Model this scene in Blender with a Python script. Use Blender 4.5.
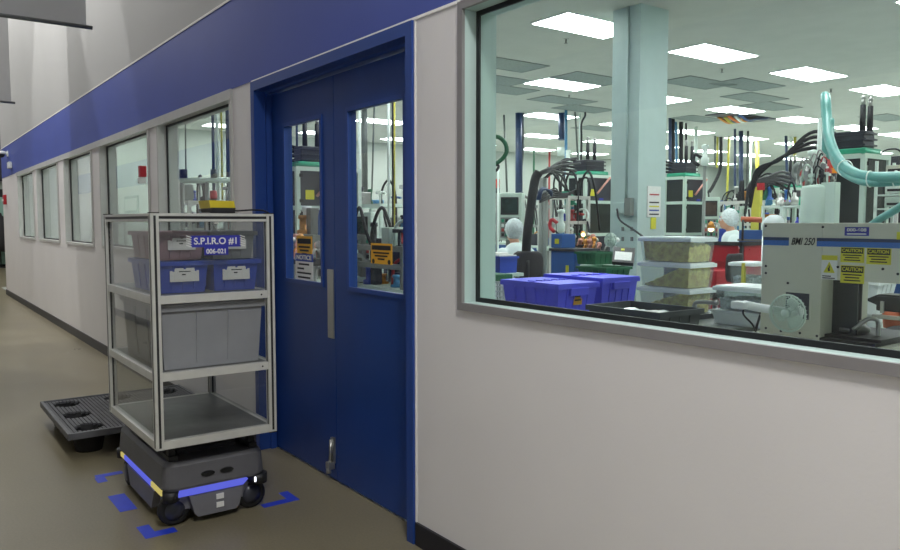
import bpy, bmesh, math, random
from mathutils import Vector, Matrix
random.seed(4)
PI = math.pi
for o in list(bpy.data.objects): bpy.data.objects.remove(o)
scn = bpy.context.scene
# ------------------------------------------------------------------ camera
F = 762.0
EYE = Vector((0, -1.8, 1.40))
PITCH = math.atan(52.5 / F); YAW = math.atan(561 / math.hypot(F, 52.5))
FW = Vector((-math.cos(YAW)*math.cos(PITCH), math.sin(YAW)*math.cos(PITCH), -math.sin(PITCH)))
RT = Vector((math.sin(YAW), math.cos(YAW), 0))
UP = RT.cross(FW)
cam_d = bpy.data.cameras.new('camera'); cam = bpy.data.objects.new('camera', cam_d)
scn.collection.objects.link(cam); scn.camera = cam
cam.matrix_world = Matrix(((RT.x, UP.x, -FW.x, EYE.x), (RT.y, UP.y, -FW.y, EYE.y), (RT.z, UP.z, -FW.z, EYE.z), (0, 0, 0, 1)))
cam_d.sensor_width = 36; cam_d.lens = F / 900 * 36; cam_d.clip_start = 0.05; cam_d.clip_end = 200
# ------------------------------------------------------------------ world, lamps, exposure
w = bpy.data.worlds.new('world'); scn.world = w; w.use_nodes = True
w.node_tree.nodes['Background'].inputs[0].default_value = (0.6, 0.65, 0.7, 1)
w.node_tree.nodes['Background'].inputs[1].default_value = 0.08
scn.view_settings.view_transform = 'Standard'; scn.view_settings.look = 'None'
scn.view_settings.exposure = 0.0; scn.view_settings.gamma = 1; scn.view_settings.use_curve_mapping = False
PANEL_L = 18.5        # radiance of the work-room ceiling panels
def area(name, loc, sx, sy, power, col=(1, 1, 1), spread=180, rot=(0, 0, 0)):
    l = bpy.data.lights.new(name, 'AREA'); l.shape = 'RECTANGLE'; l.size = sx; l.size_y = sy
    l.energy = power; l.color = col; l.spread = math.radians(spread)
    o = bpy.data.objects.new(name, l); scn.collection.objects.link(o); o.location = loc; o.rotation_euler = rot
    return o
# unseen high-bay lamps; first hung low to brighten the wall under the big window
WARM = (1.0, 0.99, 0.97)
for lx, lz, lw in ((.4, 4.6, 155), (-4.2, 7.2, 30), (-8.3, 7.2, 96), (-12.6, 7.2, 135), (-17.0, 7.2, 165), (-22.5, 7.2, 260)):
    area('unseen_corridor_lamp', (lx, -1.45, lz), 1.2, .6, lw, WARM)
# unseen spot added to throw a sharp-edged bright patch on the upper wall
sl_ = bpy.data.lights.new('added_wall_spot', 'SPOT'); sl_.energy = 210; sl_.spot_size = math.radians(82); sl_.spot_blend = .07; sl_.shadow_soft_size = .03; sl_.color = WARM
so_ = bpy.data.objects.new('added_wall_spot', sl_); scn.collection.objects.link(so_); so_.location = (-10.6, -2.4, 5.5)
so_.rotation_euler = (Vector((-10.4, 0, 3.6))-Vector((-10.6, -2.4, 5.5))).to_track_quat('-Z', 'Y').to_euler()
# ------------------------------------------------------------------ helpers
def at(px, py, D):                    # world point seen at a pixel, D metres ahead
    r = FW*F + RT*(px-450) - UP*(py-275); return EYE + r*(D/F)
def atY(px, py, Y):
    r = FW*F + RT*(px-450) - UP*(py-275); return EYE + r*((Y-EYE.y)/r.y)
def atX(px, py, X):
    r = FW*F + RT*(px-450) - UP*(py-275); return EYE + r*((X-EYE.x)/r.x)
def atZ(px, py, Z):
    r = FW*F + RT*(px-450) - UP*(py-275); return EYE + r*((Z-EYE.z)/r.z)
def lin(c): 
    c /= 255.0
    return c/12.92 if c <= .04045 else ((c+.055)/1.055)**2.4
M = {}
def mat(name, rgb, rough=.5, metal=0, var=.06, scale=6, bump=0, spec=.5, bscale=60, trans=0, alpha=1, emit=0, stretch=None):
    m = bpy.data.materials.new(name); m.use_nodes = True; nt = m.node_tree; b = nt.nodes['Principled BSDF']
    c = [lin(v) for v in rgb]
    tc = nt.nodes.new('ShaderNodeTexCoord'); n = nt.nodes.new('ShaderNodeTexNoise'); n.inputs['Scale'].default_value = scale
    n.inputs['Detail'].default_value = 4
    src = tc.outputs['Object']
    if stretch:
        mp = nt.nodes.new('ShaderNodeMapping'); mp.inputs['Scale'].default_value = stretch; nt.links.new(src, mp.inputs[0]); src = mp.outputs[0]
    nt.links.new(src, n.inputs['Vector'])
    r = nt.nodes.new('ShaderNodeValToRGB')
    r.color_ramp.elements[0].position = .3; r.color_ramp.elements[1].position = .7
    r.color_ramp.elements[0].color = (*[x*(1-var) for x in c], 1); r.color_ramp.elements[1].color = (*[min(1, x*(1+var)) for x in c], 1)
    nt.links.new(n.outputs['Fac'], r.inputs[0]); nt.links.new(r.outputs[0], b.inputs['Base Color'])
    b.inputs['Roughness'].default_value = rough; b.inputs['Metallic'].default_value = metal
    b.inputs['Specular IOR Level'].default_value = spec
    if bump:
        n2 = nt.nodes.new('ShaderNodeTexNoise'); n2.inputs['Scale'].default_value = bscale; nt.links.new(tc.outputs['Object'], n2.inputs['Vector'])
        bp = nt.nodes.new('ShaderNodeBump'); bp.inputs['Strength'].default_value = bump; bp.inputs['Distance'].default_value = .01
        nt.links.new(n2.outputs['Fac'], bp.inputs['Height']); nt.links.new(bp.outputs[0], b.inputs['Normal'])
    if trans: b.inputs['Transmission Weight'].default_value = trans
    if alpha < 1: b.inputs['Alpha'].default_value = alpha
    if emit:
        b.inputs['Emission Color'].default_value = (*c, 1); b.inputs['Emission Strength'].default_value = emit
    M[name] = m; return m
def emis(name, rgb, s):
    m = bpy.data.materials.new(name); m.use_nodes = True; nt = m.node_tree; nt.nodes.remove(nt.nodes['Principled BSDF'])
    e = nt.nodes.new('ShaderNodeEmission'); e.inputs[0].default_value = (*[lin(v) for v in rgb], 1); e.inputs[1].default_value = s
    nt.links.new(e.outputs[0], nt.nodes['Material Output'].inputs[0]); M[name] = m; return m
def pane_mat(name, tint, ior=1.45, haze=0.0, hazecol=(200, 205, 205)):
    m = bpy.data.materials.new(name); m.use_nodes = True; nt = m.node_tree; nt.nodes.remove(nt.nodes['Principled BSDF'])
    t = nt.nodes.new('ShaderNodeBsdfTransparent'); t.inputs[0].default_value = (*tint, 1)
    g = nt.nodes.new('ShaderNodeBsdfGlossy'); g.inputs['Roughness'].default_value = .02
    f = nt.nodes.new('ShaderNodeFresnel'); f.inputs[0].default_value = ior
    gm = nt.nodes.new('ShaderNodeNewGeometry'); sb = nt.nodes.new('ShaderNodeMath'); sb.operation = 'SUBTRACT'; sb.inputs[0].default_value = 1
    ml = nt.nodes.new('ShaderNodeMath'); ml.operation = 'MULTIPLY'         # no total reflection at the exit face of a thin pane
    nt.links.new(gm.outputs['Backfacing'], sb.inputs[1]); nt.links.new(sb.outputs[0], ml.inputs[0]); nt.links.new(f.outputs[0], ml.inputs[1])
    mx = nt.nodes.new('ShaderNodeMixShader'); nt.links.new(ml.outputs[0], mx.inputs[0])
    last = t
    if haze:
        d = nt.nodes.new('ShaderNodeBsdfDiffuse'); d.inputs[0].default_value = (*[lin(v) for v in hazecol], 1)
        h = nt.nodes.new('ShaderNodeMixShader'); h.inputs[0].default_value = haze
        nt.links.new(t.outputs[0], h.inputs[1]); nt.links.new(d.outputs[0], h.inputs[2]); last = h
    nt.links.new(last.outputs[0], mx.inputs[1]); nt.links.new(g.outputs[0], mx.inputs[2])
    nt.links.new(mx.outputs[0], nt.nodes['Material Output'].inputs[0]); M[name] = m; return m

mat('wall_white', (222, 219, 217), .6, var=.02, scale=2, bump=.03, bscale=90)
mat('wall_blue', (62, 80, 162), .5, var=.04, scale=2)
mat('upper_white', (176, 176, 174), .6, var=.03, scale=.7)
mat('white_edge', (240, 238, 232), .5, var=.02)
mat('door_blue', (22, 60, 128), .42, var=.10, scale=3, bump=.02)
mat('frame_blue', (32, 66, 138), .40, var=.05, scale=3)
mat('alu_frame', (142, 139, 139), .45, metal=.25, var=.05, scale=8)
mat('mullion_grey', (190, 190, 186), .45, metal=.1, var=.04, scale=8)
mat('black_vinyl', (24, 24, 34), .45, var=.1)
mat('gasket', (10, 12, 16), .5, var=.1)
mat('pale_jamb', (180, 200, 196), .5, var=.03)
mat('room_ceiling', (194, 196, 188), .85, var=.04, scale=3)
mat('room_wall', (168, 176, 168), .7, var=.03, scale=1.5)
mat('room_floor', (196, 202, 196), .3, var=.08, scale=2)
mat('vent_grey', (140, 150, 146), .7, var=.12, scale=20)
mat('steel', (176, 176, 172), .33, metal=.85, var=.06, scale=14)
mat('dull_steel', (128, 130, 128), .42, metal=.7, var=.1, scale=12)
mat('alu', (206, 206, 200), .4, metal=.3, var=.05, scale=14)
mat('alu_dark', (40, 41, 43), .5, metal=.3, var=.1)
mat('robot_grey', (94, 94, 98), .48, var=.07, scale=10)
mat('robot_lower', (112, 112, 118), .5, var=.07, scale=10)
mat('rubber', (22, 22, 24), .7, var=.15, scale=20)
mat('black_plastic', (30, 31, 34), .5, var=.12, scale=10)
mat('pallet_black', (96, 97, 100), .55, var=.15, scale=14)
mat('tote_blue', (44, 74, 176), .42, var=.07, scale=8)
mat('tote_violet', (94, 98, 248), .40, var=.08, scale=8)
mat('tote_pink', (158, 128, 136), .5, var=.08, scale=8)
mat('tote_grey', (138, 140, 144), .5, var=.06, scale=8)
mat('tote_dark', (66, 72, 74), .5, var=.1, scale=8)
mat('lid_white', (238, 246, 246), .35, var=.03)
mat('paper', (226, 226, 222), .7, var=.05, scale=30)
mat('sign_blue', (44, 48, 158), .4, var=.03)
mat('sign_yellow', (212, 206, 52), .5, var=.04)
mat('sign_orange', (224, 168, 44), .5, var=.06)
mat('ink', (28, 28, 30), .6, var=.1)
mat('ink_blue', (30, 62, 150), .5, var=.05)
mat('label_red', (176, 60, 60), .5, var=.05)
mat('red', (176, 28, 42), .4, var=.08)
mat('tape_blue', (34, 62, 196), .5, var=.08, scale=20)
mat('green', (34, 150, 116), .45, var=.1, scale=12)
mat('dark_green', (20, 96, 62), .5, var=.12, scale=12)
mat('teal_hose', (96, 164, 156), .4, var=.08, scale=18)
mat('machine_beige', (208, 208, 190), .5, var=.03, scale=3)
mat('machine_pale', (196, 214, 202), .45, var=.04, scale=5)
mat('machine_blue', (40, 92, 160), .42, var=.08, scale=5)
mat('machine_dark', (52, 54, 64), .35, var=.12, scale=4)
mat('panel_smoke', (44, 50, 50), .25, var=.18, scale=3)
mat('machine_grey', (126, 132, 128), .5, var=.08, scale=5)
mat('hose_black', (22, 24, 30), .6, var=.15, scale=20)
mat('pipe_navy', (44, 64, 98), .4, var=.1, scale=10)
mat('pipe_grey', (98, 104, 100), .45, metal=.3, var=.1, scale=10)
mat('pipe_white', (226, 238, 230), .4, var=.04)
mat('pipe_yellow', (204, 196, 78), .45, var=.08)
mat('pipe_blue', (70, 134, 176), .4, var=.08)
mat('brass', (206, 142, 70), .3, metal=.8, var=.2, scale=25)
mat('pink_plastic', (206, 146, 134), .5, var=.08)
mat('coat_white', (226, 238, 236), .8, var=.04, scale=9, bump=.15, bscale=30)
mat('skin', (206, 152, 124), .5, var=.04)
mat('hair', (60, 46, 38), .7, var=.15, scale=40)
mat('fabric_dark', (52, 50, 52), .8, var=.12, scale=60)
mat('trouser', (60, 68, 84), .8, var=.08)
mat('banner_grey', (186, 186, 186), .75, var=.03)
mat('white_plastic', (226, 230, 228), .4, var=.03)
mat('resin', (244, 208, 120),   .6, var=.42, scale=34, bump=.6, bscale=70)
mat('resin_white', (176, 186, 184), .6, var=.45, scale=50, bump=.5, bscale=60)
mat('screen_dark', (40, 60, 58), .2, var=.5, scale=25)
mat('screen_brown', (74, 60, 52), .2, var=.3, scale=14)
mat('yellow_case', (206, 186, 40), .4, var=.05)
mat('far_door', (150, 190, 176), .3, var=.06)
mat('orange', (220, 110, 40), .35, var=.08)
mat('orange_roller', (200, 104, 70), .45, var=.1)
emis('panel_light', (250, 252, 255), PANEL_L)
emis('led_blue', (104, 112, 236), .8)
emis('led_yellow', (240, 222, 130), .6)
emis('led_white', (240, 245, 255), 3)
emis('lamp_warm', (255, 214, 160), 5)
emis('beacon_red', (220, 60, 40), .7)
emis('beacon_amber', (240, 150, 50), .8)
pane_mat('glass', (.93, .975, .955), 1.55)
pane_mat('glass_door', (.96, .985, .975), 1.5)
pane_mat('acrylic', (.90, .91, .91), 1.45, haze=.035)
pane_mat('clear_plastic', (.95, .97, .97), 1.3, haze=.12, hazecol=(226, 236, 236))
pane_mat('film', (.85, .92, .92), 1.35, haze=.82, hazecol=(244, 250, 250))
# hairnet: fine mesh of holes
def net_mat():
    m = bpy.data.materials.new('hairnet'); m.use_nodes = True; nt = m.node_tree; b = nt.nodes['Principled BSDF']
    b.inputs['Base Color'].default_value = (.72, .8, .8, 1); b.inputs['Roughness'].default_value = .8
    v = nt.nodes.new('ShaderNodeTexVoronoi'); v.inputs['Scale'].default_value = 70
    tc = nt.nodes.new('ShaderNodeTexCoord'); nt.links.new(tc.outputs['Object'], v.inputs['Vector'])
    mr = nt.nodes.new('ShaderNodeMapRange'); mr.inputs[1].default_value = .2; mr.inputs[2].default_value = .5; mr.inputs[3].default_value = .45; mr.inputs[4].default_value = .95
    nt.links.new(v.outputs['Distance'], mr.inputs[0]); nt.links.new(mr.outputs[0], b.inputs['Alpha']); M['hairnet'] = m
net_mat()
# floor of the corridor: worn olive-brown sealed concrete
def floor_mat():
    m = bpy.data.materials.new('corridor_floor'); m.use_nodes = True; nt = m.node_tree; b = nt.nodes['Principled BSDF']
    tc = nt.nodes.new('ShaderNodeTexCoord')
    n = nt.nodes.new('ShaderNodeTexNoise'); n.inputs['Scale'].default_value = 1.2; n.inputs['Detail'].default_value = 8
    n2 = nt.nodes.new('ShaderNodeTexNoise'); n2.inputs['Scale'].default_value = 90; n2.inputs['Detail'].default_value = 3
    nt.links.new(tc.outputs['Object'], n.inputs[0]); nt.links.new(tc.outputs['Object'], n2.inputs[0])
    r = nt.nodes.new('ShaderNodeValToRGB'); r.color_ramp.elements[0].position = .3; r.color_ramp.elements[1].position = .75
    r.color_ramp.elements[0].color = (lin(128), lin(120), lin(96), 1); r.color_ramp.elements[1].color = (lin(146), lin(137), lin(111), 1)
    mx = nt.nodes.new('ShaderNodeMixRGB'); mx.blend_type = 'MULTIPLY'; mx.inputs[0].default_value = .35
    nt.links.new(n.outputs['Fac'], r.inputs[0]); nt.links.new(r.outputs[0], mx.inputs[1]); nt.links.new(n2.outputs['Fac'], mx.inputs[2])
    nt.links.new(mx.outputs[0], b.inputs['Base Color'])
    mr = nt.nodes.new('ShaderNodeMapRange'); mr.inputs[3].default_value = .22; mr.inputs[4].default_value = .4
    nt.links.new(n.outputs['Fac'], mr.inputs[0]); nt.links.new(mr.outputs[0], b.inputs['Roughness'])
    M['corridor_floor'] = m
floor_mat()

ORG = {}
def tag(o, label=None, cat=None, group=None, kind=None):
    if label: o['label'] = label
    if cat: o['category'] = cat
    if group: o['group'] = group
    if kind: o['kind'] = kind
    return o
def thing(name, loc, label, cat, group=None, rz=0):
    o = bpy.data.objects.new(name, None); scn.collection.objects.link(o); o.location = loc
    o.rotation_euler = (0, 0, rz); o.empty_display_size = .1
    ORG[o.name] = Vector(loc); return tag(o, label, cat, group)
def catmull(pts, n=6):
    pts = [Vector(p) for p in pts]
    if len(pts) < 3: return pts
    P = [pts[0]*2-pts[1]] + pts + [pts[-1]*2-pts[-2]]; out = []
    for i in range(1, len(P)-2):
        for k in range(n):
            t = k/n; a, b, c, d = P[i-1], P[i], P[i+1], P[i+2]
            out.append(.5*((2*b)+(c-a)*t+(2*a-5*b+4*c-d)*t*t+(3*b-a-3*c+d)*t**3))
    out.append(pts[-1]); return out
class MB:
    def __init__(s): s.bm = bmesh.new()
    def _fin(s, geom_faces, mi, smooth):
        for f in geom_faces: f.material_index = mi; f.smooth = smooth
    def box(s, x0, x1, y0, y1, z0, z1, bev=0, mi=0):
        r = bmesh.ops.create_cube(s.bm, size=1)
        vs = r['verts']
        for v in vs: v.co = Vector(((x0+x1)/2+v.co.x*(x1-x0), (y0+y1)/2+v.co.y*(y1-y0), (z0+z1)/2+v.co.z*(z1-z0)))
        fs = set(f for v in vs for f in v.link_faces); s._fin(fs, mi, False)
        if bev:
            es = list(set(e for v in vs for e in v.link_edges))
            rr = bmesh.ops.bevel(s.bm, geom=es, offset=bev, segments=2, affect='EDGES', profile=.6)
            s._fin([f for f in rr['faces']], mi, False)
        return s
    def frust(s, cx, cy, z0, z1, w0, d0, w1, d1, mi=0, bev=0):      # tapered box
        v = [s.bm.verts.new((cx+sx*a/2, cy+sy*b/2, z)) for (a, b, z) in ((w0, d0, z0), (w1, d1, z1)) for sx, sy in ((-1, -1), (1, -1), (1, 1), (-1, 1))]
        fs = [s.bm.faces.new([v[i] for i in q]) for q in ((3, 2, 1, 0), (4, 5, 6, 7), (0, 1, 5, 4), (1, 2, 6, 5), (2, 3, 7, 6), (3, 0, 4, 7))]
        s._fin(fs, mi, False)
        if bev:
            es = list(set(e for f in fs for e in f.edges)); rr = bmesh.ops.bevel(s.bm, geom=es, offset=bev, segments=2, affect='EDGES'); s._fin(rr['faces'], mi, False)
        return s
    def ring(s, pts, prev, mi):
        new = [s.bm.verts.new(p) for p in pts]
        if prev:
            n = len(new)
            for i in range(n):
                f = s.bm.faces.new((prev[i], prev[(i+1) % n], new[(i+1) % n], new[i])); f.smooth = True; f.material_index = mi
        return new
    def cyl(s, p0, p1, r, r2=None, seg=16, mi=0):
        r2 = r if r2 is None else r2; p0 = Vector(p0); p1 = Vector(p1); d = (p1-p0).normalized()
        a = d.orthogonal().normalized(); b = d.cross(a)
        prev = None; first = None
        for p, rr in ((p0, r), (p1, r2)):
            prev = s.ring([p + (a*math.cos(2*PI*i/seg)+b*math.sin(2*PI*i/seg))*rr for i in range(seg)], prev, mi)
            first = first or prev
        for q in (list(reversed(first)), prev):
            f = s.bm.faces.new(q); f.material_index = mi
        return s
    def tube(s, pts, r, seg=8, mi=0, n=6, smooth=True):
        pts = catmull(pts, n) if smooth else [Vector(p) for p in pts]
        prev = None; first = None; a = None
        for i, p in enumerate(pts):
            d = (pts[min(i+1, len(pts)-1)]-pts[max(i-1, 0)]).normalized()
            a = (a - d*a.dot(d)).normalized() if a is not None and (a - d*a.dot(d)).length > 1e-4 else d.orthogonal().normalized()
            b = d.cross(a)
            prev = s.ring([p+(a*math.cos(2*PI*k/seg)+b*math.sin(2*PI*k/seg))*r for k in range(seg)], prev, mi)
            first = first or prev
        for q in (list(reversed(first)), prev):
            f = s.bm.faces.new(q); f.material_index = mi
        return s
    def lathe(s, prof, c, seg=24, mi=0, axis='Z'):
        c = Vector(c); prev = None; first = None
        for r, h in prof:
            pts = []
            for i in range(seg):
                ca, sa = math.cos(2*PI*i/seg)*r, math.sin(2*PI*i/seg)*r
                pts.append(c + (Vector((ca, sa, h)) if axis == 'Z' else Vector((ca, -h, sa)) if axis == 'Y' else Vector((h, ca, sa))))
            prev = s.ring(pts, prev, mi); first = first or prev
        for q in (list(reversed(first)), prev):
            f = s.bm.faces.new(q); f.material_index = mi
        return s
    def ball(s, c, rx, ry=None, rz=None, mi=0, seg=16):
        ry = ry or rx; rz = rz or rx
        r = bmesh.ops.create_uvsphere(s.bm, u_segments=seg, v_segments=seg//2+2, radius=1)
        for v in r['verts']: v.co = Vector((c[0]+v.co.x*rx, c[1]+v.co.y*ry, c[2]+v.co.z*rz))
        s._fin(set(f for v in r['verts'] for f in v.link_faces), mi, True); return s
    def prism(s, poly, axis, a, b, mi=0):      # poly of 2D points, extruded along axis between a and b
        def P(u, v, t): return (t, u, v) if axis == 'X' else (u, t, v) if axis == 'Y' else (u, v, t)
        A = [s.bm.verts.new(P(u, v, a)) for u, v in poly]; B = [s.bm.verts.new(P(u, v, b)) for u, v in poly]; n = len(poly)
        fs = [s.bm.faces.new(A), s.bm.faces.new(list(reversed(B)))] + [s.bm.faces.new((A[i], B[i], B[(i+1) % n], A[(i+1) % n])) for i in range(n)]
        s._fin(fs, mi, False); return s
    def torus(s, c, R, r, axis='Y', seg=28, k=8, mi=0):
        c = Vector(c); pts = []
        u, v = {'Y': (Vector((1, 0, 0)), Vector((0, 0, 1))), 'X': (Vector((0, 1, 0)), Vector((0, 0, 1))), 'Z': (Vector((1, 0, 0)), Vector((0, 1, 0)))}[axis]
        wv = u.cross(v); rings = []
        for i in range(seg):
            t = 2*PI*i/seg; d = u*math.cos(t)+v*math.sin(t)
            rings.append([s.bm.verts.new(c+d*(R+r*math.cos(2*PI*j/k))+wv*(r*math.sin(2*PI*j/k))) for j in range(k)])
        for i in range(seg):
            for j in range(k):
                f = s.bm.faces.new((rings[i][j], rings[i][(j+1) % k], rings[(i+1) % seg][(j+1) % k], rings[(i+1) % seg][j])); f.smooth = True; f.material_index = mi
        return s
    def build(s, name, mats, parent=None, origin=None, label=None):
        bmesh.ops.recalc_face_normals(s.bm, faces=s.bm.faces)
        if parent is not None: org = ORG[parent.name]
        elif origin is not None: org = Vector(origin)
        else:
            xs = [v.co for v in s.bm.verts]; lo = Vector([min(c[i] for c in xs) for i in range(3)]); hi = Vector([max(c[i] for c in xs) for i in range(3)])
            org = Vector(((lo.x+hi.x)/2, (lo.y+hi.y)/2, lo.z))
        for v in s.bm.verts: v.co -= org
        me = bpy.data.meshes.new(name); s.bm.to_mesh(me); s.bm.free()
        for m in (mats if isinstance(mats, (list, tuple)) else [mats]): me.materials.append(M[m])
        o = bpy.data.objects.new(name, me); scn.collection.objects.link(o)
        if parent is not None: o.parent = parent
        else: o.location = org
        ORG[o.name] = org
        if label: o['label'] = label
        return o
def B(name, m, x0, x1, y0, y1, z0, z1, parent=None, bev=0, label=None):
    return MB().box(x0, x1, y0, y1, z0, z1, bev).build(name, m, parent, label=label)
def struct(o): o['kind'] = 'structure'; return o
def kids(o): return [c for c in scn.collection.objects if c.parent == o]
def copy_tree(o, parent=None, loc=None, rz=None):
    c = o.copy(); scn.collection.objects.link(c); c.parent = parent
    if loc is not None: c.location = loc
    if rz is not None: c.rotation_euler = (0, 0, rz)
    for ch in kids(o): copy_tree(ch, c)
    return c
def text(body, size, loc, facing, m, parent, name='lettering', bold=.0, width=None, shear=0):
    cu = bpy.data.curves.new(name, 'FONT'); cu.body = body; cu.size = size; cu.extrude = .0006; cu.offset = bold; cu.align_x = 'CENTER'; cu.align_y = 'CENTER'; cu.shear = shear
    t = bpy.data.objects.new('t', cu); scn.collection.objects.link(t)
    bpy.context.view_layer.update()
    me = bpy.data.meshes.new_from_object(t.evaluated_get(bpy.context.evaluated_depsgraph_get()))
    bpy.data.objects.remove(t)
    xs = [v.co.x for v in me.vertices]; sx = width/(max(xs)-min(xs)) if width else 1
    org = ORG[parent.name] if parent else Vector((0, 0, 0))
    for v in me.vertices:
        x, y, z = v.co.x*sx, v.co.y, v.co.z
        p = Vector((x, -z, y)) if facing == '-Y' else Vector((z, x, y))        # '-Y' or '+X'
        v.co = p + Vector(loc) - org
    me.materials.clear(); me.materials.append(M[m])
    o = bpy.data.objects.new(name, me); scn.collection.objects.link(o); o.parent = parent; ORG[o.name] = org
    return o

# ================================================================== SETTING
CZ = 3.67; WT = .16; XE = -17.1; RX = -18.9; RY = 27.0; XR = 3.0
struct(B('floor', 'corridor_floor', -34, XR, -2.8, 0.10, -.1, 0))
struct(MB().box(XE-1.9, XR, .10, RY, -.1, 0).box(-34, XE-1.9, .10, 6, -.1, 0, mi=1).build('floor_workroom', ['room_floor', 'corridor_floor']))
def wallbox(name, m, *a): return struct(B(name, m, *a))
# front wall, pieces around openings. white part, z 0..2.25; blue band 2.25..2.8 ; white above
wins = [(-6.48, -4.80), (-8.60, -6.74), (-10.62, -9.00), (-12.80, -11.06), (-14.86, -13.14)]
SILL, HEAD = 1.13, 2.22
fw = MB()
xs = [XE] + [v for a in sorted(wins) for v in a] + [-4.46]
fw.box(XE, -4.46, 0, WT, 0, SILL)
fw.box(XE, -4.46, 0, WT, HEAD, 2.25)
for i in range(0, len(xs), 2): fw.box(xs[i], xs[i+1], 0, WT, SILL, HEAD)
fw.box(-4.46, -2.70, 0, WT, 2.24, 2.25)
fw.box(-2.70, -2.38, 0, WT, 0, 2.25)
fw.box(-2.38, 0.9, 0, WT, 0, 1.06); fw.box(-2.38, .9, 0, WT, 2.24, 2.25); fw.box(.9, XR, 0, WT, 0, 2.25)
struct(fw.build('wall_front', 'wall_white'))
wallbox('wall_front_band', 'wall_blue', XE, XR, -.004, WT, 2.25, 2.80)
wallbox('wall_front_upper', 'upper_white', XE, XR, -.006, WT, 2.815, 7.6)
struct(B('trim_1', 'white_edge', XE, XR, -.008, WT, 2.80, 2.815))
struct(B('trim_2', 'white_edge', -4.47, -2.38, -.006, 0.0, 2.24, 2.252))
struct(B('trim_3', 'white_edge', -2.70, -2.69, -.004, 0.0, 0.1, 2.24))
struct(B('trim_4', 'white_edge', -4.475, -4.462, -.004, 0.0, 0.1, 2.24))
wallbox('wall_return', 'wall_white', XE, XE+WT, WT, 1.6, 0, 7.6)
wallbox('wall_jog', 'room_wall', RX, XE+WT, 1.6, 1.76, 0, CZ)
wallbox('wall_end', 'room_wall', RX-.16, RX, 1.6, RY, 0, CZ)
wallbox('wall_back', 'room_wall', RX, XR, RY, RY+.15, 0, CZ)
wallbox('wall_right', 'room_wall', XR, XR+.15, -2.8, RY, 0, 7.6)
struct(MB().box(XE, XR, -2.85, -2.7, 0, 2.25).box(XE-16, XE, -2.85, -2.7, 0, 2.25).build('wall_opposite', 'wall_white'))
wallbox('wall_opposite_band', 'wall_blue', -33, XR, -2.85, -2.696, 2.25, 2.8)
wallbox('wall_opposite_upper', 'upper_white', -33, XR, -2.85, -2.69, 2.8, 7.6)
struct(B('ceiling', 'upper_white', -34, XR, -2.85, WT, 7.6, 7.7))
struct(B('ceiling_side_hall', 'upper_white', -34, XE, WT, 6, 7.6, 7.7))
wallbox('wall_far', 'room_wall', -28.2, -28, -2.85, 6, 0, 7.6)
wallbox('wall_side_hall', 'room_wall', -28, RX, 6, 6.15, 0, 7.6)
struct(B('ceiling_workroom', 'room_ceiling', RX, XR, WT, RY, CZ, CZ+.06))
struct(MB().box(XE, -4.46, -.012, 0, 0, .1).box(-2.69, XR, -.012, 0, 0, .1).build('baseboard_front', 'black_vinyl'))
struct(B('baseboard_opposite', 'black_vinyl', -28, XR, -2.7, -2.688, 0, .1))
struct(B('baseboard_side', 'black_vinyl', XE-.012, XE, .0, 1.6, 0, .1))
# ---------------- windows of the front wall
def window(n, x0, x1, z0, z1, frame='alu_frame', fw_=.05, gk=.014, jm='pale_jamb'):
    t = thing('window_%d' % n, ((x0+x1)/2, .05, z0), None, None); t['kind'] = 'structure'
    def rng(mb, a0, a1, b0, b1, wd, y0, y1):
        mb.box(a0, a0+wd, y0, y1, b0, b1).box(a1-wd, a1, y0, y1, b0, b1).box(a0+wd, a1-wd, y0, y1, b0, b0+wd).box(a0+wd, a1-wd, y0, y1, b1-wd, b1); return mb
    rng(MB(), x0, x1, z0, z1, fw_, -.014, .0).build('frame', frame, t)
    rng(MB(), x0+.002, x1-.002, z0+.002, z1-.002, fw_-.002, .0, .055).build('jamb', jm, t)
    rng(MB(), x0+.004, x1-.004, z0+.004, z1-.004, fw_+gk, .055, .064).build('gasket', 'gasket', t)
    rng(MB(), x0+.002, x1-.002, z0+.002, z1-.002, fw_-.002, .072, WT-.004).build('inner_frame', jm, t)
    MB().box(x0+fw_*.5, x1-fw_*.5, .0642, .0715, z0+fw_*.5, z1-fw_*.5).build('pane', 'glass', t)
    return t
window(1, -2.385, .9, 1.058, 2.24, fw_=.030)
for i, (a, b) in enumerate(wins): window(i+2, a, b, SILL, HEAD, 'mullion_grey', .030, .012, 'mullion_grey')
struct(MB().box(XE+2.1, -4.79, -.016, -.0, HEAD-.035, HEAD+.03).build('trim_6', 'mullion_grey'))
# ---------------- double door
D = thing('door_1', (-3.58, .1, 0), None, None); D['kind'] = 'structure'
MB().box(-4.46, -4.41, -.016, WT+.01, 0, 2.24).box(-2.75, -2.70, -.016, WT+.01, 0, 2.24).box(-4.41, -2.75, -.016, WT+.01, 2.185, 2.24)\
    .box(-4.41, -4.395, .055, .085, 0, 2.185).box(-2.765, -2.75, .055, .085, 0, 2.185).box(-4.395, -2.765, .055, .085, 2.17, 2.185).build('door_frame', 'frame_blue', D)
def leaf(x0, x1, gx0, gx1):
    gz0, gz1 = 1.065, 1.965; y0, y1 = .095, .14
    L = MB().box(x0, gx0, y0, y1, .012, 2.165).box(gx1, x1, y0, y1, .012, 2.165).box(gx0, gx1, y0, y1, .012, gz0).box(gx0, gx1, y0, y1, gz1, 2.165).build('door_leaf', 'door_blue', D)
    e = .016
    MB().box(gx0-e, gx0+.006, y0-.008, y0, gz0-e, gz1+e).box(gx1-.006, gx1+e, y0-.008, y0, gz0-e, gz1+e).box(gx0, gx1, y0-.008, y0, gz0-e, gz0+.006).box(gx0, gx1, y0-.008, y0, gz1-.006, gz1+e).build('glazing_bead', 'frame_blue', L)
    B('pane', 'glass_door', gx0, gx1, .112, .118, gz0, gz1, L)
    return L
LL = leaf(-4.40, -3.612, -4.22, -3.755); LR = leaf(-3.606, -2.765, -3.45, -2.925)
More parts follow.
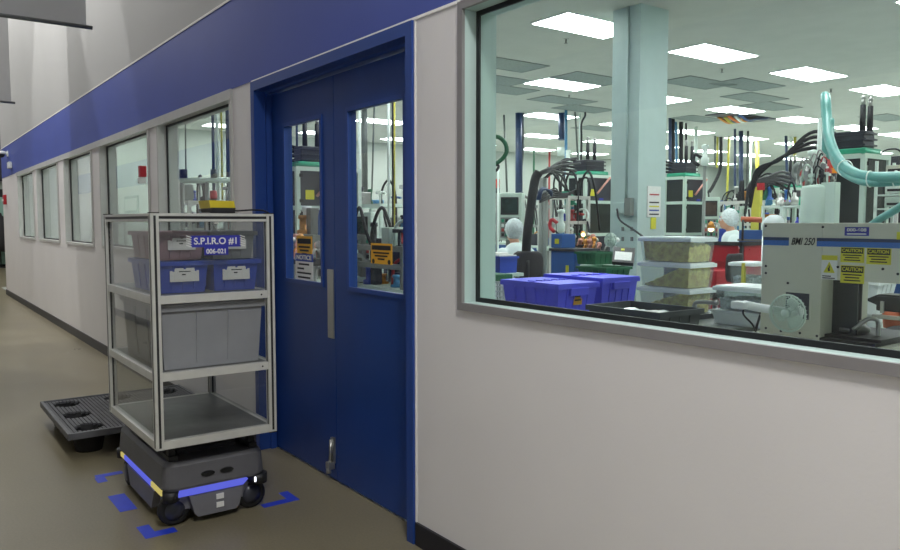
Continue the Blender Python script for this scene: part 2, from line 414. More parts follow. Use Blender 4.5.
MB().box(-3.69, -3.622, .090, .095, .78, 1.15).cyl((-3.656, .089, .83), (-3.656, .095, .83), .006).cyl((-3.656, .089, 1.02), (-3.656, .095, 1.02), .006).build('push_plate', 'steel', LL)
MB().box(-3.655, -3.625, .080, .095, .10, .24).cyl((-3.64, .075, .23), (-3.64, .07, .10), .008).box(-3.658, -3.622, .05, .09, .07, .11, .004).cyl((-3.64, .06, .05), (-3.64, .06, .075), .014).build('door_stop', 'steel', LR)
# hand-held notices stuck to the panes (each its own sheet)
def notice_orange(x0, x1, z0, z1, label):
    t = thing('warning_notice', ((x0+x1)/2, .108, z0), label, 'sign')
    B('sheet', 'sign_orange', x0, x1, .1075, .1105, z0, z1, t)
    w_, h = x1-x0, z1-z0
    b = MB(); b.box(x0+.05*w_, x1-.05*w_, .106, .1074, z1-.32*h, z1-.10*h)
    for r, (a, c) in enumerate(((.12, .88), (.2, .8), (.34, .66))): b.box(x0+a*w_, x0+c*w_, .106, .1074, z1-(.50+.15*r)*h, z1-(.42+.15*r)*h)
    b.cyl((x0+.12*w_, .1058, z0+.12*h), (x0+.12*w_, .1074, z0+.12*h), .06*w_).cyl((x1-.12*w_, .1058, z0+.12*h), (x1-.12*w_, .1074, z0+.12*h), .06*w_)
    b.build('print', 'ink', t)
def py(px, yy, Y=.108): p = atY(px, yy, Y); return p
a = py(297, 236); b = py(312, 262)
notice_orange(a.x, b.x, b.z+.01, a.z, 'small orange warning notice on the left door pane above the white notice')
a = py(371, 243); b = py(392, 265)
notice_orange(a.x, b.x, b.z, a.z, 'orange warning notice on the right door pane')
a = py(296, 253); b = py(313.5, 281)
nz1 = a.z
t = thing('restriction_notice', ((a.x+b.x)/2, .105, b.z), 'white notice with blue NOTICE heading on the left door pane', 'sign')
B('sheet', 'paper', a.x, b.x, .1045, .1072, b.z, nz1-.045, t)
B('heading', 'ink_blue', a.x, b.x, .1045, .1072, nz1-.045, nz1, t)
text('NOTICE', .036, ((a.x+b.x)/2, .1035, nz1-.023), '-Y', 'paper', t, bold=.001, width=(b.x-a.x)*.86)
q = MB()
for k, (u, v) in enumerate(((.2, .8), (.12, .5), (.1, .9), (.14, .86))): q.box(a.x+(b.x-a.x)*u, a.x+(b.x-a.x)*v, .1035, .1044, nz1-.066-.025*k, nz1-.056-.025*k)
q.build('print', 'ink', t)
# ---------------- fittings on the corridor walls
ax_ = atY(142.3, 177, -.03).x
t = thing('fire_alarm', (ax_, -.03, 1.72), 'small red and white fire alarm strobe on the mullion between two windows', 'alarm')
B('housing', 'red', ax_-.03, ax_+.03, -.055, -.0, 1.79, 1.885, t, .006); B('strobe', 'white_plastic', ax_-.045, ax_+.015, -.06, -.0, 1.735, 1.788, t, .005)
t = thing('alarm_pull', (-16.6, -.03, 1.74), 'small red alarm pull near the far end of the corridor wall', 'alarm')
B('housing', 'red', -16.68, -16.52, -.05, 0, 1.74, 1.92, t, .006); B('pull_bar', 'white_plastic', -16.66, -16.54, -.065, -.05, 1.80, 1.84, t)
t = thing('security_camera', (-16.3, -.1, 2.45), 'white security camera on the blue band at the far wall corner', 'camera')
MB().box(-16.12, -16.0, -.02, -.004, 2.60, 2.70).tube([(-16.06, -.02, 2.65), (-16.06, -.07, 2.67), (-16.06, -.09, 2.69)], .015).build('bracket', 'white_plastic', t)
MB().lathe([(.02, .06), (.07, .05), (.085, .02), (.085, 0), (.02, -.005)], (-16.06, -.11, 2.64)).build('sun_hood', 'white_plastic', t)
MB().ball((-16.06, -.11, 2.63), .06, .06, .055).build('dome', 'black_plastic', t)
MB().box(-15.74, -15.50, -.06, -.005, 2.36, 2.47, .01).build('junction_box', 'white_plastic', t)
t = thing('emergency_light', (-15.7, -2.69, 1.7), 'framed notice on the opposite corridor wall', 'sign')
t['label'] = 'framed white notice on the opposite corridor wall seen mirrored in the glass'; t.name = 'wall_notice'; ORG[t.name] = Vector((-15.7, -2.69, 1.7))
B('frame', 'black_plastic', -19.5, -18.3, -2.69, -2.66, 1.62, 2.02, t); B('sheet', 'paper', -19.42, -18.38, -2.662, -2.655, 1.68, 1.96, t)
# hanging banners
def banner(X, Y0, Y1, label):
    t = thing('hanging_banner', (X, (Y0+Y1)/2, 2.78), label, 'banner', 'grey banners hung over the corridor')
    m = MB(); N = 10
    for i in range(N):
        ya = Y0+(Y1-Y0)*i/N; yb = Y0+(Y1-Y0)*(i+1)/N
        m.box(X-.004, X+.004, ya, yb, 2.80, 4.9)
    m.build('cloth', 'banner_grey', t)
    MB().cyl((X, Y0-.03, 2.79), (X, Y1+.04, 2.79), .014).build('bottom_rod', 'dull_steel', t)
    MB().cyl((X, Y0-.03, 4.91), (X, Y1+.04, 4.91), .014).cyl((X, Y0+.1, 4.9), (X, Y0+.1, 7.6), .004).cyl((X, Y1-.1, 4.9), (X, Y1-.1, 7.6), .004).build('top_rod', 'dull_steel', t)
banner(-6.0, -2.0, -.61, 'nearer grey banner hanging at the top left corner')
banner(-10.25, -2.0, -.60, 'farther grey banner hanging at the left edge behind the nearer banner')
# far end: dark gate, glass door, dark coat
t = thing('far_glass_door', (-27.9, 1.0, 0), 'pale green glass door at the far end of the corridor', 'door')
B('frame', 'black_plastic', -27.99, -27.9, .2, 3.2, 0, 2.45, t); B('pane', 'far_door', -27.9, -27.87, .3, 3.1, .08, 2.2, t)
t = thing('hooded_coat', (-27.3, 1.05, 0), 'dark coat on a stand before the far glass door', 'coat')
MB().lathe([(.05, .5), (.3, .5), (.34, .8), (.3, 1.2), (.24, 1.5), (.08, 1.62), (.06, 1.7)], (-27.3, .95, 0)).build('coat', 'fabric_dark', t)
MB().cyl((-27.3, .95, 0), (-27.3, .95, 1.75), .02).cyl((-27.3, .95, 0), (-27.3, .95, .02), .2).build('stand', 'black_plastic', t)
B('roller_shutter', 'machine_dark', -27.99, -27.85, -.9, 5.5, 2.7, 5.2); tag(scn.collection.objects[-1], 'dark closed roller shutter high on the far end wall', 'shutter')
# floor tape marks
def tape(pts, label):
    m = MB()
    for (x0, x1, y0, y1) in pts: m.box(x0, x1, y0, y1, 0.0, .0012)
    o = m.build('floor_tape', 'tape_blue'); tag(o, label, 'tape mark')
def FZ(x, y): return atZ(x, y, 0)
tape([(-4.50, -4.45, -.94, -.80), (-4.45, -4.36, -.95, -.90)], 'blue tape corner mark left of the robot, farthest from the camera')
tape([(-4.11, -3.85, -.955, -.875)], 'straight blue tape strip beside the robot left wheel')
tape([(-3.61, -3.45, -.94, -.885), (-3.51, -3.45, -.885, -.80)], 'blue tape corner mark in front of the robot left wheel')
tape([(-3.54, -3.49, -.37, -.18), (-3.64, -3.54, -.23, -.18)], 'blue tape corner mark right of the robot beside the blue door')

# ================================================================== ROBOT
RXc, RYc = -3.91, -.605
T = thing('mobile_robot', (RXc, RYc, 0), 'low dark grey mobile robot with blue light strips carrying the glazed rack', 'robot')
L2, W2 = .435, .24
def rrect(l, w_, r, n=5):
    out = []
    for cx, cy, a0 in ((l-r, w_-r, 0), (-l+r, w_-r, 90), (-l+r, -w_+r, 180), (l-r, -w_+r, 270)):
        for k in range(n+1):
            a = math.radians(a0+90*k/n); out.append((cx+r*math.cos(a), cy+r*math.sin(a)))
    return out
def loft(sections, name, m, parent):           # sections: (list of xy, z)
    b = MB(); prev = None; first = None
    for poly, z in sections:
        prev = b.ring([Vector((RXc+x, RYc+y, z)) for x, y in poly], prev, 0); first = first or prev
    b.bm.faces.new(list(reversed(first))); b.bm.faces.new(prev)
    for f in b.bm.faces: f.smooth = False
    return b.build(name, m, parent)
shell = loft([(rrect(L2, W2, .06), .178), (rrect(L2+.004, W2+.004, .06), .19), (rrect(L2-.004, W2-.004, .055), .288), (rrect(L2-.018, W2-.018, .045), .308)], 'upper_shell', 'robot_grey', T)
loft([(rrect(L2-.05, W2-.04, .04), .14), (rrect(L2-.05, W2-.04, .04), .178)], 'scanner_gap', 'black_plastic', T)
loft([(rrect(L2-.09, W2-.05, .05), .045), (rrect(L2-.045, W2-.035, .05), .07), (rrect(L2-.045, W2-.035, .05), .14)], 'chassis', 'robot_lower', T)
# front apron and side skirt (tapered lower covers)
MB().prism([(RYc-.13, .14), (RYc+.13, .14), (RYc+.105, .05), (RYc+.09, .035), (RYc-.09, .035), (RYc-.105, .05)], 'X', RXc+L2-.05, RXc+L2-.005).build('front_apron', 'robot_lower', T)
MB().prism([(RXc-.25, .135), (RXc+.25, .135), (RXc+.2, .04), (RXc-.2, .04)], 'Y', RYc-W2+.0, RYc-W2+.04).build('side_skirt', 'robot_lower', T)
for z_ in (.10, .06): MB().box(RXc+L2-.006, RXc+L2-.0, RYc-.005, RYc+.03, z_, z_+.025).build('port_label', 'paper', T)
# light strips
MB().prism([(RYc-.205, .146), (RYc+.125, .146), (RYc+.15, .170), (RYc-.175, .170)], 'X', RXc+L2-.045, RXc+L2+.002).build('front_light_strip', 'led_blue', T, label='glowing blue light strip')
sl = MB()
for k in range(9):
    x0 = RXc-L2+.05+k*.085
    sl.box(x0, x0+.085, RYc-W2-.003, RYc-W2+.045, .149, .173, mi=(1 if k in (0, 7, 8) else 0))
sl.build('side_light_strip', ['led_blue', 'led_yellow'], T, label='light strip glowing blue with yellow ends')
MB().box(RXc-L2+.05, RXc+L2-.07, RYc+W2-.045, RYc+W2+.003, .149, .173).build('side_light_strip', 'led_blue', T, label='glowing blue light strip')
for sx, sy in ((1, 1), (-1, -1)):
    MB().cyl((RXc+sx*(L2-.03), RYc+sy*(W2-.03), .135), (RXc+sx*(L2-.03), RYc+sy*(W2-.03), .18), .045).build('laser_scanner', 'black_plastic', T)
MB().cyl((RXc+L2-.02, RYc-W2+.03, .13), (RXc+L2-.02, RYc-W2+.03, .178), .036).build('corner_bumper', 'black_plastic', T)
MB().box(RXc+L2+.0, RXc+L2+.008, RYc+W2-.06, RYc+W2-.05, .148, .172).build('indicator', 'led_white', T)
for dy in (-.045, .045):
    b = MB().prism([(RYc+dy+.032*math.cos(a*PI/8)*(1), .235+.012*math.sin(a*PI/8)) for a in range(16)], 'X', RXc+L2-.006, RXc+L2+.009); b.build('camera_eye', 'gasket', T)
for sx in (1, -1):
    for sy in (1, -1):
        ax_w = 'X' if sx > 0 else 'Y'; wr = .072
        wx, wy = RXc+sx*(L2-(.07 if sx > 0 else .11)), RYc+sy*(W2-(.055 if sx > 0 else .035))
        b = MB().lathe([(.02, -.022), (wr-.016, -.024), (wr-.002, -.018), (wr, 0), (wr-.002, .018), (wr-.016, .024), (.02, .022)], (wx, wy, wr), axis=ax_w).build('caster_wheel', 'rubber', T)
        MB().lathe([(.01, -.027), (.046, -.026), (.046, .026), (.01, .027)], (wx, wy, wr), axis=ax_w).build('hub', 'machine_dark', b)
MB().box(RXc-.06, RXc+.06, RYc-W2+.03, RYc-W2+.06, 0.0, .12).build('drive_wheel', 'rubber', T)
# top deck rails that carry the rack
m = MB()
for dy in (-.19, .19):
    m.box(RXc-.40, RXc+.40, RYc+dy-.02, RYc+dy+.02, .308, .33).box(RXc-.38, RXc+.42, RYc+dy-.02, RYc+dy+.02, .385, .40)
    for dx in (-.36, 0, .36): m.box(RXc+dx-.02, RXc+dx+.02, RYc+dy-.015, RYc+dy+.015, .33, .39)
m.build('deck_rail', 'alu_dark', T)
MB().box(RXc-.3, RXc+.3, RYc-.14, RYc+.14, .308, .325).build('deck_plate', 'black_plastic', T)

# ================================================================== RACK
X0, X1, Y0, Y1, Z0, Z1 = -4.27, -3.39, -.90, -.34, .402, 1.44
R = thing('glazed_rack', ((X0+X1)/2, (Y0+Y1)/2, Z0), 'aluminium rack with clear panels and three shelves on the mobile robot', 'rack')
pw = .036
def prof_post(x, y):
    b = MB().box(x, x+pw, y, y+pw, Z0, Z1, .002)
    return b
for (x, y) in ((X0, Y0), (X0, Y1-pw), (X1-pw, Y0), (X1-pw, Y1-pw)):
    po = prof_post(x, y).build('post', 'alu', R)
    g = MB(); sxx = x+pw if x > X0 else x; 
    g.box(x+pw/2-.005, x+pw/2+.005, y-.0008, y+pw+.0008, Z0+.01, Z1-.01).box(x-.0008, x+pw+.0008, y+pw/2-.005, y+pw/2+.005, Z0+.01, Z1-.01).build('slot', 'alu_dark', po)
    MB().box(x-.001, x+pw+.001, y-.001, y+pw+.001, Z1, Z1+.004).build('end_cap', 'gasket', po)
    MB().box(x-.001, x+pw+.001, y-.001, y+pw+.001, Z0-.004, Z0).build('end_cap', 'gasket', po)
levels = [(Z0, Z0+pw), (.705, .705+pw), (1.045, 1.045+pw), (Z1-pw, Z1)]
for (a, b) in levels:
    for x in (X0, X1-pw):
        r = B('rail', 'alu', x+.002, x+pw-.002, Y0+pw, Y1-pw, a, b, R, .0015)
        if a > .5 and x > X0 and a < 1.3: MB().cyl((x+pw-.003, Y1-pw-.03, a+pw/2), (x+pw, Y1-pw-.03, a+pw/2), .004).build('bolt', 'gasket', r)
    for y in (Y0, Y1-pw):
        r = B('rail', 'alu', X0+pw, X1-pw, y+.002, y+pw-.002, a, b, R, .0015)
    if a > 1.3:
        MB().box(X1-.0025, X1-.0012, Y0+pw, Y1-pw, a+.012, a+.024).box(X0+pw, X1-pw, Y0+.001, Y0+.0025, a+.012, a+.024).build('groove', 'alu_dark', R)
for k, (za, zb) in enumerate(((Z0+pw, .705), (.705+pw, 1.045), (1.045+pw, Z1-pw))):
    for yy in (Y0+.016, Y1-.02): B('side_panel', 'acrylic', X0+pw, X1-pw, yy, yy+.004, za, zb, R, label='clear panel')
    B('back_panel', 'acrylic', X0+.016, X0+.020, Y0+pw, Y1-pw, za, zb, R, label='clear panel')
B('front_panel', 'acrylic', X1-.02, X1-.016, Y0+pw, Y1-pw, 1.045+pw, Z1-pw, R, label='clear panel')
for a, _ in levels[:3]:
    B('shelf', 'dull_steel', X0+pw*.5, X1-pw-.002, Y0+pw*.5+.006, Y1-pw*.5-.006, a+pw*.78, a+pw*.98, R)
MB().box(X1-.03, X1-.01, -.62, -.60, Z1-pw-.01, Z1-pw-.001).build('latch', 'alu', R)
# rack sign
ax = X1-.0145
a = atX(186, 236, ax); b = atX(245, 247, ax); zc = (a.z+b.z)/2+.002; yc = (a.y+b.y)/2
S = thing('rack_sign', (ax, yc, zc-.06), 'blue name sign reading S.P.I.R.O #1 on the rack front panel', 'sign')
B('plate', 'sign_blue', ax, ax+.001, a.y+.02, b.y-.02, zc-.026, zc+.026, S)
B('number_plate', 'sign_blue', ax, ax+.001, yc-.055, yc+.055, zc-.062, zc-.026, S)
for sgn, yy in ((-1, a.y+.02), (1, b.y-.02)):
    st = MB()
    for k in range(5):
        z = zc-.026+k*.0105
        y0_, y1_ = (yy-.02, yy+.004) if sgn < 0 else (yy-.004, yy+.02)
        st.prism([(y0_, z+.008), (y1_, z), (y1_, z+.004), (y0_, z+.012)], 'X', ax+.0008, ax+.002)
    st.build('hatching', 'paper', S)
text('S.P.I.R.O #1', .042, (ax+.002, yc, zc), '+X', 'paper', S, bold=.0008, width=.195)
text('006-021', .030, (ax+.002, yc, zc-.046), '+X', 'paper', S, bold=.0006, width=.088)
# scanner on top of the rack
p = atX(218, 205, -3.55); 
t = thing('control_box', (-3.55, p.y, Z1), 'yellow and black control box with a cable on top of the rack', 'device')
MB().prism([(p.y-.055, Z1+.004), (p.y+.052, Z1+.004), (p.y+.055, Z1+.028), (p.y-.058, Z1+.028)], 'X', -3.62, -3.47).build('base', 'black_plastic', t)
MB().prism([(p.y-.06, Z1+.026), (p.y+.058, Z1+.026), (p.y+.052, Z1+.060), (p.y-.066, Z1+.062)], 'X', -3.63, -3.48).build('cover', 'yellow_case', t)
MB().box(-3.60, -3.50, p.y-.075, p.y+.075, Z1+.0, Z1+.006).build('bracket', 'steel', t)
MB().tube([(-3.55, p.y+.05, Z1+.018), (-3.55, p.y+.10, Z1+.016), (-3.52, p.y+.16, Z1+.02), (-3.46, Y1-.01, Z1+.012), (-3.42, Y1+.004, Z1-.03), (-3.42, Y1+.004, Z1-.2)], .004).build('cable', 'hose_black', t)
# totes in the rack
def tote(name, cx, cy, z, lx, ly, h, m, label, group=None, ribs=3, lab=True, rim=.02, lid=None, cat='tote', taper=.9, labmat='paper'):
    t = thing(name, (cx, cy, z), label, cat, group)
    b = MB(); w0, d0 = lx*taper, ly*taper; th = .006
    # four sloping walls with real thickness and a floor
    def quadwall(o0, o1, i0, i1):
        pass
    v = []
    for (W, Dp, zz) in ((w0, d0, z), (lx, ly, z+h), (lx-2*th, ly-2*th, z+h), (w0-2*th, d0-2*th, z+th)):
        v.append([b.bm.verts.new((cx+sx*W/2, cy+sy*Dp/2, zz)) for sx, sy in ((-1, -1), (1, -1), (1, 1), (-1, 1))])
    for k in range(3):
        for i in range(4): b.bm.faces.new((v[k][i], v[k][(i+1) % 4], v[k+1][(i+1) % 4], v[k+1][i]))
    b.bm.faces.new(v[0][::-1]); b.bm.faces.new(v[3])
    for i in range(ribs):                                              # vertical ribs on the walls
        u = (i+1)/(ribs+1)-.5
        for sy in (-1, 1):
            yb, yt = cy+sy*d0/2, cy+sy*ly/2
            b.box(cx+u*w0-.006, cx+u*w0+.006, min(yb, yt)-.002 if sy < 0 else yb-.004, max(yb, yt) if sy < 0 else yt+.002, z+h*.12, z+h*.86) if False else b.prism([(yb, z+h*.08), (yb+sy*.006, z+h*.08), (yt+sy*.006, z+h*.9), (yt, z+h*.9)], 'X', cx+u*w0-.005, cx+u*w0+.005)
        for sx in (-1, 1):
            xb, xt = cx+sx*w0/2, cx+sx*lx/2
            b.prism([(xb, z+h*.08), (xb+sx*.006, z+h*.08), (xt+sx*.006, z+h*.9), (xt, z+h*.9)], 'Y', cy+u*d0-.005, cy+u*d0+.005)
    b.build('body', m, t)
    r = MB(); e = .012
    r.box(cx-lx/2-e, cx+lx/2+e, cy-ly/2-e, cy-ly/2+.004, z+h-rim, z+h).box(cx-lx/2-e, cx+lx/2+e, cy+ly/2-.004, cy+ly/2+e, z+h-rim, z+h)
    r.box(cx-lx/2-e, cx-lx/2+.004, cy-ly/2+.004, cy+ly/2-.004, z+h-rim, z+h).box(cx+lx/2-.004, cx+lx/2+e, cy-ly/2+.004, cy+ly/2-.004, z+h-rim, z+h)
    r.build('rim', m, t)
    if lid: 
        B('lid', lid, cx-lx/2-e, cx+lx/2+e, cy-ly/2-e, cy+ly/2+e, z+h, z+h+.012, t, .004)
    if lab:
        xx = cx+lx/2*.965+.006
        MB().box(xx-.004, xx+.002, cy-ly*.30, cy+ly*.30, z+h*.36, z+h*.70).box(xx, xx+.004, cy-ly*.21, cy+ly*.21, z+h*.40, z+h*.78).build('label_card', labmat, t)
        MB().box(xx+.0042, xx+.005, cy-ly*.12, cy+ly*.12, z+h*.66, z+h*.69).box(xx+.0042, xx+.005, cy-ly*.06, cy+ly*.02, z+h*.56, z+h*.60).build('print', 'ink', t)
    return t
zs = 1.045+pw+.001
tote('storage_tote', -3.72, -.735, zs, .50, .215, .145, 'tote_blue', 'blue tote with a white label on the upper rack shelf, left one')
tote('storage_tote', -3.72, -.495, zs, .50, .215, .145, 'tote_blue', 'blue tote with a white label on the upper rack shelf, right one')
tote('storage_tote', -3.74, -.735, zs+.147, .48, .205, .13, 'tote_pink', 'pinkish tote stacked on the left blue tote in the rack')
tote('storage_tote', -3.74, -.495, zs+.147, .48, .205, .13, 'tote_grey', 'pale grey tote stacked on the right blue tote in the rack')
tote('storage_crate', -3.775, -.62, .705+pw+.001, .68, .465, .285, 'tote_grey', 'large plain grey crate with lid on the middle rack shelf', lab=False, lid='tote_grey', taper=.94, cat='crate', ribs=2)

# ================================================================== PALLET
a = atZ(41, 401, .15); b = atZ(62, 434.5, .15)
px0, px1, py0 = a.x+.03, b.x+.0, (a.y+b.y)/2+.03; py1 = py0+.92
T = thing('plastic_pallet', ((px0+px1)/2, (py0+py1)/2, 0), 'black plastic nesting pallet on the floor behind the robot', 'pallet')
m = MB(); cups = [(px0+.13+i*((px1-px0)-.26)/2, py0+.12+j*((py1-py0)-.24)/2) for i in range(3) for j in range(3)]
# deck built as grid cells leaving cup holes
N = 44; Mn = 40; cr = .085
def incup(x, y): return any((x-cx)**2/(1.15)+(y-cy)**2 < cr*cr for cx, cy in cups)
for i in range(N):
    for j in range(Mn):
        xa, xb = px0+(px1-px0)*i/N, px0+(px1-px0)*(i+1)/N; ya, yb = py0+(py1-py0)*j/Mn, py0+(py1-py0)*(j+1)/Mn
        if incup((xa+xb)/2, (ya+yb)/2): continue
        m.box(xa+.003, xb-.003, ya+.003, yb-.003, .128, .142)
m.build('deck', 'pallet_black', T)
m = MB()
for i in range(N):
    for j in range(Mn):
        xa, xb = px0+(px1-px0)*i/N, px0+(px1-px0)*(i+1)/N; ya, yb = py0+(py1-py0)*j/Mn, py0+(py1-py0)*(j+1)/Mn
        if incup((xa+xb)/2, (ya+yb)/2): continue
        m.box(xa, xb, ya, yb, .118, .128)
m.build('deck_web', 'black_plastic', T)
e = .02
MB().box(px0-e, px1+e, py0-e, py0, .11, .15, .004).box(px0-e, px1+e, py1, py1+e, .11, .15, .004).box(px0-e, px0, py0, py1, .11, .15, .004).box(px1, px1+e, py0, py1, .11, .15, .004).build('lip', 'pallet_black', T)
for cx, cy in cups:
    b = MB(); prev = None
    prof = [(.098, .134), (.094, .13), (.07, .01), (.0705, 0.0), (.0755, 0.0), (.10, .118)]
    for r, z in prof: prev = b.ring([Vector((cx+r*math.cos(2*PI*k/20), cy+r*math.sin(2*PI*k/20), z)) for k in range(20)], prev, 0)
    f = b.bm.faces.new([b.bm.verts.new((cx+.07*math.cos(2*PI*k/20), cy+.07*math.sin(2*PI*k/20), .006)) for k in range(20)])
    b.build('cup_foot', 'rubber', T)


# ================================================================== WORKROOM: ceiling
def cl(px, py): p = atZ(px, py, CZ); return p.x, p.y
LXS = [-3.45, -6.30, -9.15, -12.0, -14.85, -17.7, -.6]; LYS = [2.36+2.43*k for k in range(10)]
proto = None
rown = {-.6: 'nearest the right wall', -3.45: 'in the row nearest the camera', -6.30: 'in the first row seen', -9.15: 'in the second row', -12.0: 'in the third row', -14.85: 'in the fourth row', -17.7: 'in the row at the end wall'}
ordn = ['next to the window', 'second', 'third', 'fourth', 'fifth', 'sixth', 'seventh', 'eighth', 'ninth', 'farthest']
for x in LXS:
    for k, y in enumerate(LYS):
        if (x == -12.0 and k in (0,)) : pass
        lab = 'ceiling light panel %s, %s%s' % (rown[x], ordn[k], '' if k in (0, 9) else ' from the window')
        if proto is None:
            proto = thing('ceiling_light', (x, y, CZ), lab, 'light', 'workroom ceiling light panels')
            MB().box(x-.305, x+.305, y-.61, y+.61, CZ-.012, CZ).build('frame', 'white_plastic', proto)
            MB().box(x-.285, x+.285, y-.59, y+.59, CZ-.016, CZ-.012).build('diffuser', 'panel_light', proto)
            tag(proto, lab)
        else:
            c = copy_tree(proto, None, (x, y, CZ)); c['label'] = lab
# grey return grilles in the ceiling
VL=['at the left edge of the big window, above the navy pipe', 'highest at the left edge of the big window', 'touching the right end of the second light panel left of the column', 'just right of the column, nearest it', 'right of the column behind the topmost full light panel', 'behind the one right of the topmost full light panel', 'right above the open hatch with wiring', 'left of the column behind the second light panel', 'left of the column in front of the short navy pipe', 'left of the column farthest back, above the bent black pipe', 'at the right edge above the tall press', 'beside the open hatch on its left', 'far back above the pipes right of the column']
vproto = None
VG = [(-9.5, 6.0), (-8.5, 5.4), (-8.55, 7.25), (-7.75, 8.9), (-7.37, 9.7), (-8.05, 11.0), (-8.45, 12.2), (-10.1, 6.7), (-10.35, 8.4), (-10.85, 9.5), (-7.87, 15.7), (-10.4, 12.6), (-12.9, 12.1)]
for k, (x, y) in enumerate(VG):
    lab = 'grey ceiling grille ' + VL[k]
    if vproto is None:
        vproto = thing('ceiling_vent', (x, y, CZ), lab, 'vent', 'grey grilles in the workroom ceiling')
        MB().box(x-.29, x+.29, y-.60, y+.60, CZ-.006, CZ).build('grille', 'vent_grey', vproto)
        fr = MB().box(x-.305, x+.305, y-.62, y-.60, CZ-.01, CZ).box(x-.305, x+.305, y+.60, y+.62, CZ-.01, CZ).box(x-.305, x-.29, y-.6, y+.6, CZ-.01, CZ).box(x+.29, x+.305, y-.6, y+.6, CZ-.01, CZ).build('frame', 'machine_grey', vproto)
    else: c = copy_tree(vproto, None, (x, y, CZ)); c['label'] = lab
vents_text = ['left part of the view', 'behind', ]
# sprinklers
for px_, py_, lb in ((566, 39, 'sprinkler head on the ceiling behind the first large light panel'), (569, 95, 'sprinkler head on the ceiling among the grey grilles left of the column'), (722, 69, 'sprinkler head on the ceiling right of the white column'), (831, 89, 'sprinkler head on the ceiling above the teal hose')):
    x, y = cl(px_, py_); t = thing('sprinkler', (x, y, CZ), lb, 'sprinkler')
    MB().cyl((x, y, CZ-.005), (x, y, CZ), .04).build('escutcheon', 'steel', t); MB().cyl((x, y, CZ-.05), (x, y, CZ), .012).cyl((x, y, CZ-.055), (x, y, CZ-.05), .022).build('head', 'dull_steel', t)
# open ceiling hatch with wiring
t = thing('ceiling_hatch', (-9.65, 13.1, CZ), 'open ceiling panel showing coloured wiring', 'hatch')
B('opening', 'machine_dark', -9.95, -9.35, 12.2, 14.0, CZ-.02, CZ, t)
for k, c in enumerate(('brass', 'pipe_yellow', 'dull_steel', 'orange', 'pipe_white', 'brass', 'pipe_navy')):
    x = -9.9+.08*k; MB().tube([(x, 12.6+.1*(k % 3), CZ-.02), (x+.03, 12.9, CZ-.12), (x, 13.2, CZ-.07), (x+.05, 13.6-.1*(k % 2), CZ-.02)], .03).build('wire_bundle', c, t)
# column
cx1 = atZ(641, 3, CZ); cxl = atY(612, 100, cx1.y).x; cyr = atX(667, 100, cx1.x).y
COL = (cxl, cx1.x, cx1.y, cyr)
o = struct(B('column', 'pale_jamb', cxl, cx1.x, cx1.y, cyr, 0, CZ)); o.name = 'trim_5'
q = atY(628, 100, cx1.y); 
t = thing('conduit', (q.x, cx1.y, 1.55), 'thin pale conduit running down the white column to the socket boxes', 'conduit')
zq = atY(628, 203, cx1.y).z
MB().cyl((q.x, cx1.y-.012, zq), (q.x, cx1.y-.012, CZ), .011).build('pipe', 'pale_jamb', t)
a = atY(616, 203, cx1.y); b = atY(634, 213, cx1.y)
MB().box(a.x, b.x-.09, cx1.y-.06, cx1.y, b.z, a.z, .004).build('socket_box', 'pale_jamb', t)
MB().box(b.x-.085, b.x, cx1.y-.06, cx1.y, b.z-.03, a.z+.05, .004).build('switch_box', 'machine_grey', t)
MB().tube([at(617, 209, 7.6), at(620, 220, 7.5), at(634, 230, 7.3), at(644, 238, 7.1), at(648, 246, 6.9)], .010).build('cord', 'hose_black', t)
a = atX(647, 186, cx1.x); b = atX(659.5, 217, cx1.x); X = cx1.x
t = thing('column_notice', (X, (a.y+b.y)/2, b.z), 'white instruction sheet with coloured bars on the white column', 'sign')
B('sheet', 'paper', X+.001, X+.012, a.y, b.y, b.z, a.z, t)
for k, c in enumerate((None, 'label_red', None, 'ink', 'sign_yellow', 'ink_blue', 'ink')):
    if c: MB().box(X+.012, X+.015, a.y+.03, b.y-.03, a.z-.055-.042*k, a.z-.04-.042*k).build('colour_bar', c, t)
B('tag', 'sign_yellow', X+.001, X+.01, (a.y+b.y)/2-.04, (a.y+b.y)/2+.04, b.z-.13, b.z-.005, t)
m = MB()
for (u, v) in ((623, 229), (632, 229), (623, 239), (632, 239)):
    p = atY(u, v, cx1.y); m.box(p.x-.018, p.x+.018, cx1.y-.006, cx1.y, p.z-.022, p.z+.022)
o = m.build('hole_plate', 'dull_steel'); tag(o, 'four grey squares low on the white column beside the clear boxes', 'plate')
# tablet on the column
t = thing('tablet_terminal', at(623, 263, 6.6), 'black framed tablet with a white screen tilted beside the clear box stack', 'tablet')
c0 = at(612, 261.5, 6.6); c1 = at(633, 263, 6.5); c2 = at(635, 248, 6.75); c3 = at(614, 246.5, 6.85)
n_ = (c1-c0).cross(c3-c0).normalized()
b = MB(); vs = [b.bm.verts.new(p) for p in (c0, c1, c2, c3)] + [b.bm.verts.new(p-n_*.03) for p in (c0, c1, c2, c3)]
for qd in ((0, 1, 2, 3), (7, 6, 5, 4), (0, 4, 5, 1), (1, 5, 6, 2), (2, 6, 7, 3), (3, 7, 4, 0)): b.bm.faces.new([vs[i] for i in qd])
b.build('case', 'black_plastic', t)
def lerpq(u, v, off): return (c0*(1-u)+c1*u)*(1-v)+(c3*(1-u)+c2*u)*v + n_*off
b = MB(); vs = [b.bm.verts.new(lerpq(u, v, .004)) for u, v in ((.1, .12), (.9, .12), (.9, .66), (.1, .66))]+[b.bm.verts.new(lerpq(u, v, -.002)) for u, v in ((.1, .12), (.9, .12), (.9, .66), (.1, .66))]
for qd in ((0, 1, 2, 3), (7, 6, 5, 4), (0, 4, 5, 1), (1, 5, 6, 2), (2, 6, 7, 3), (3, 7, 4, 0)): b.bm.faces.new([vs[i] for i in qd])
b.build('screen', 'paper', t)
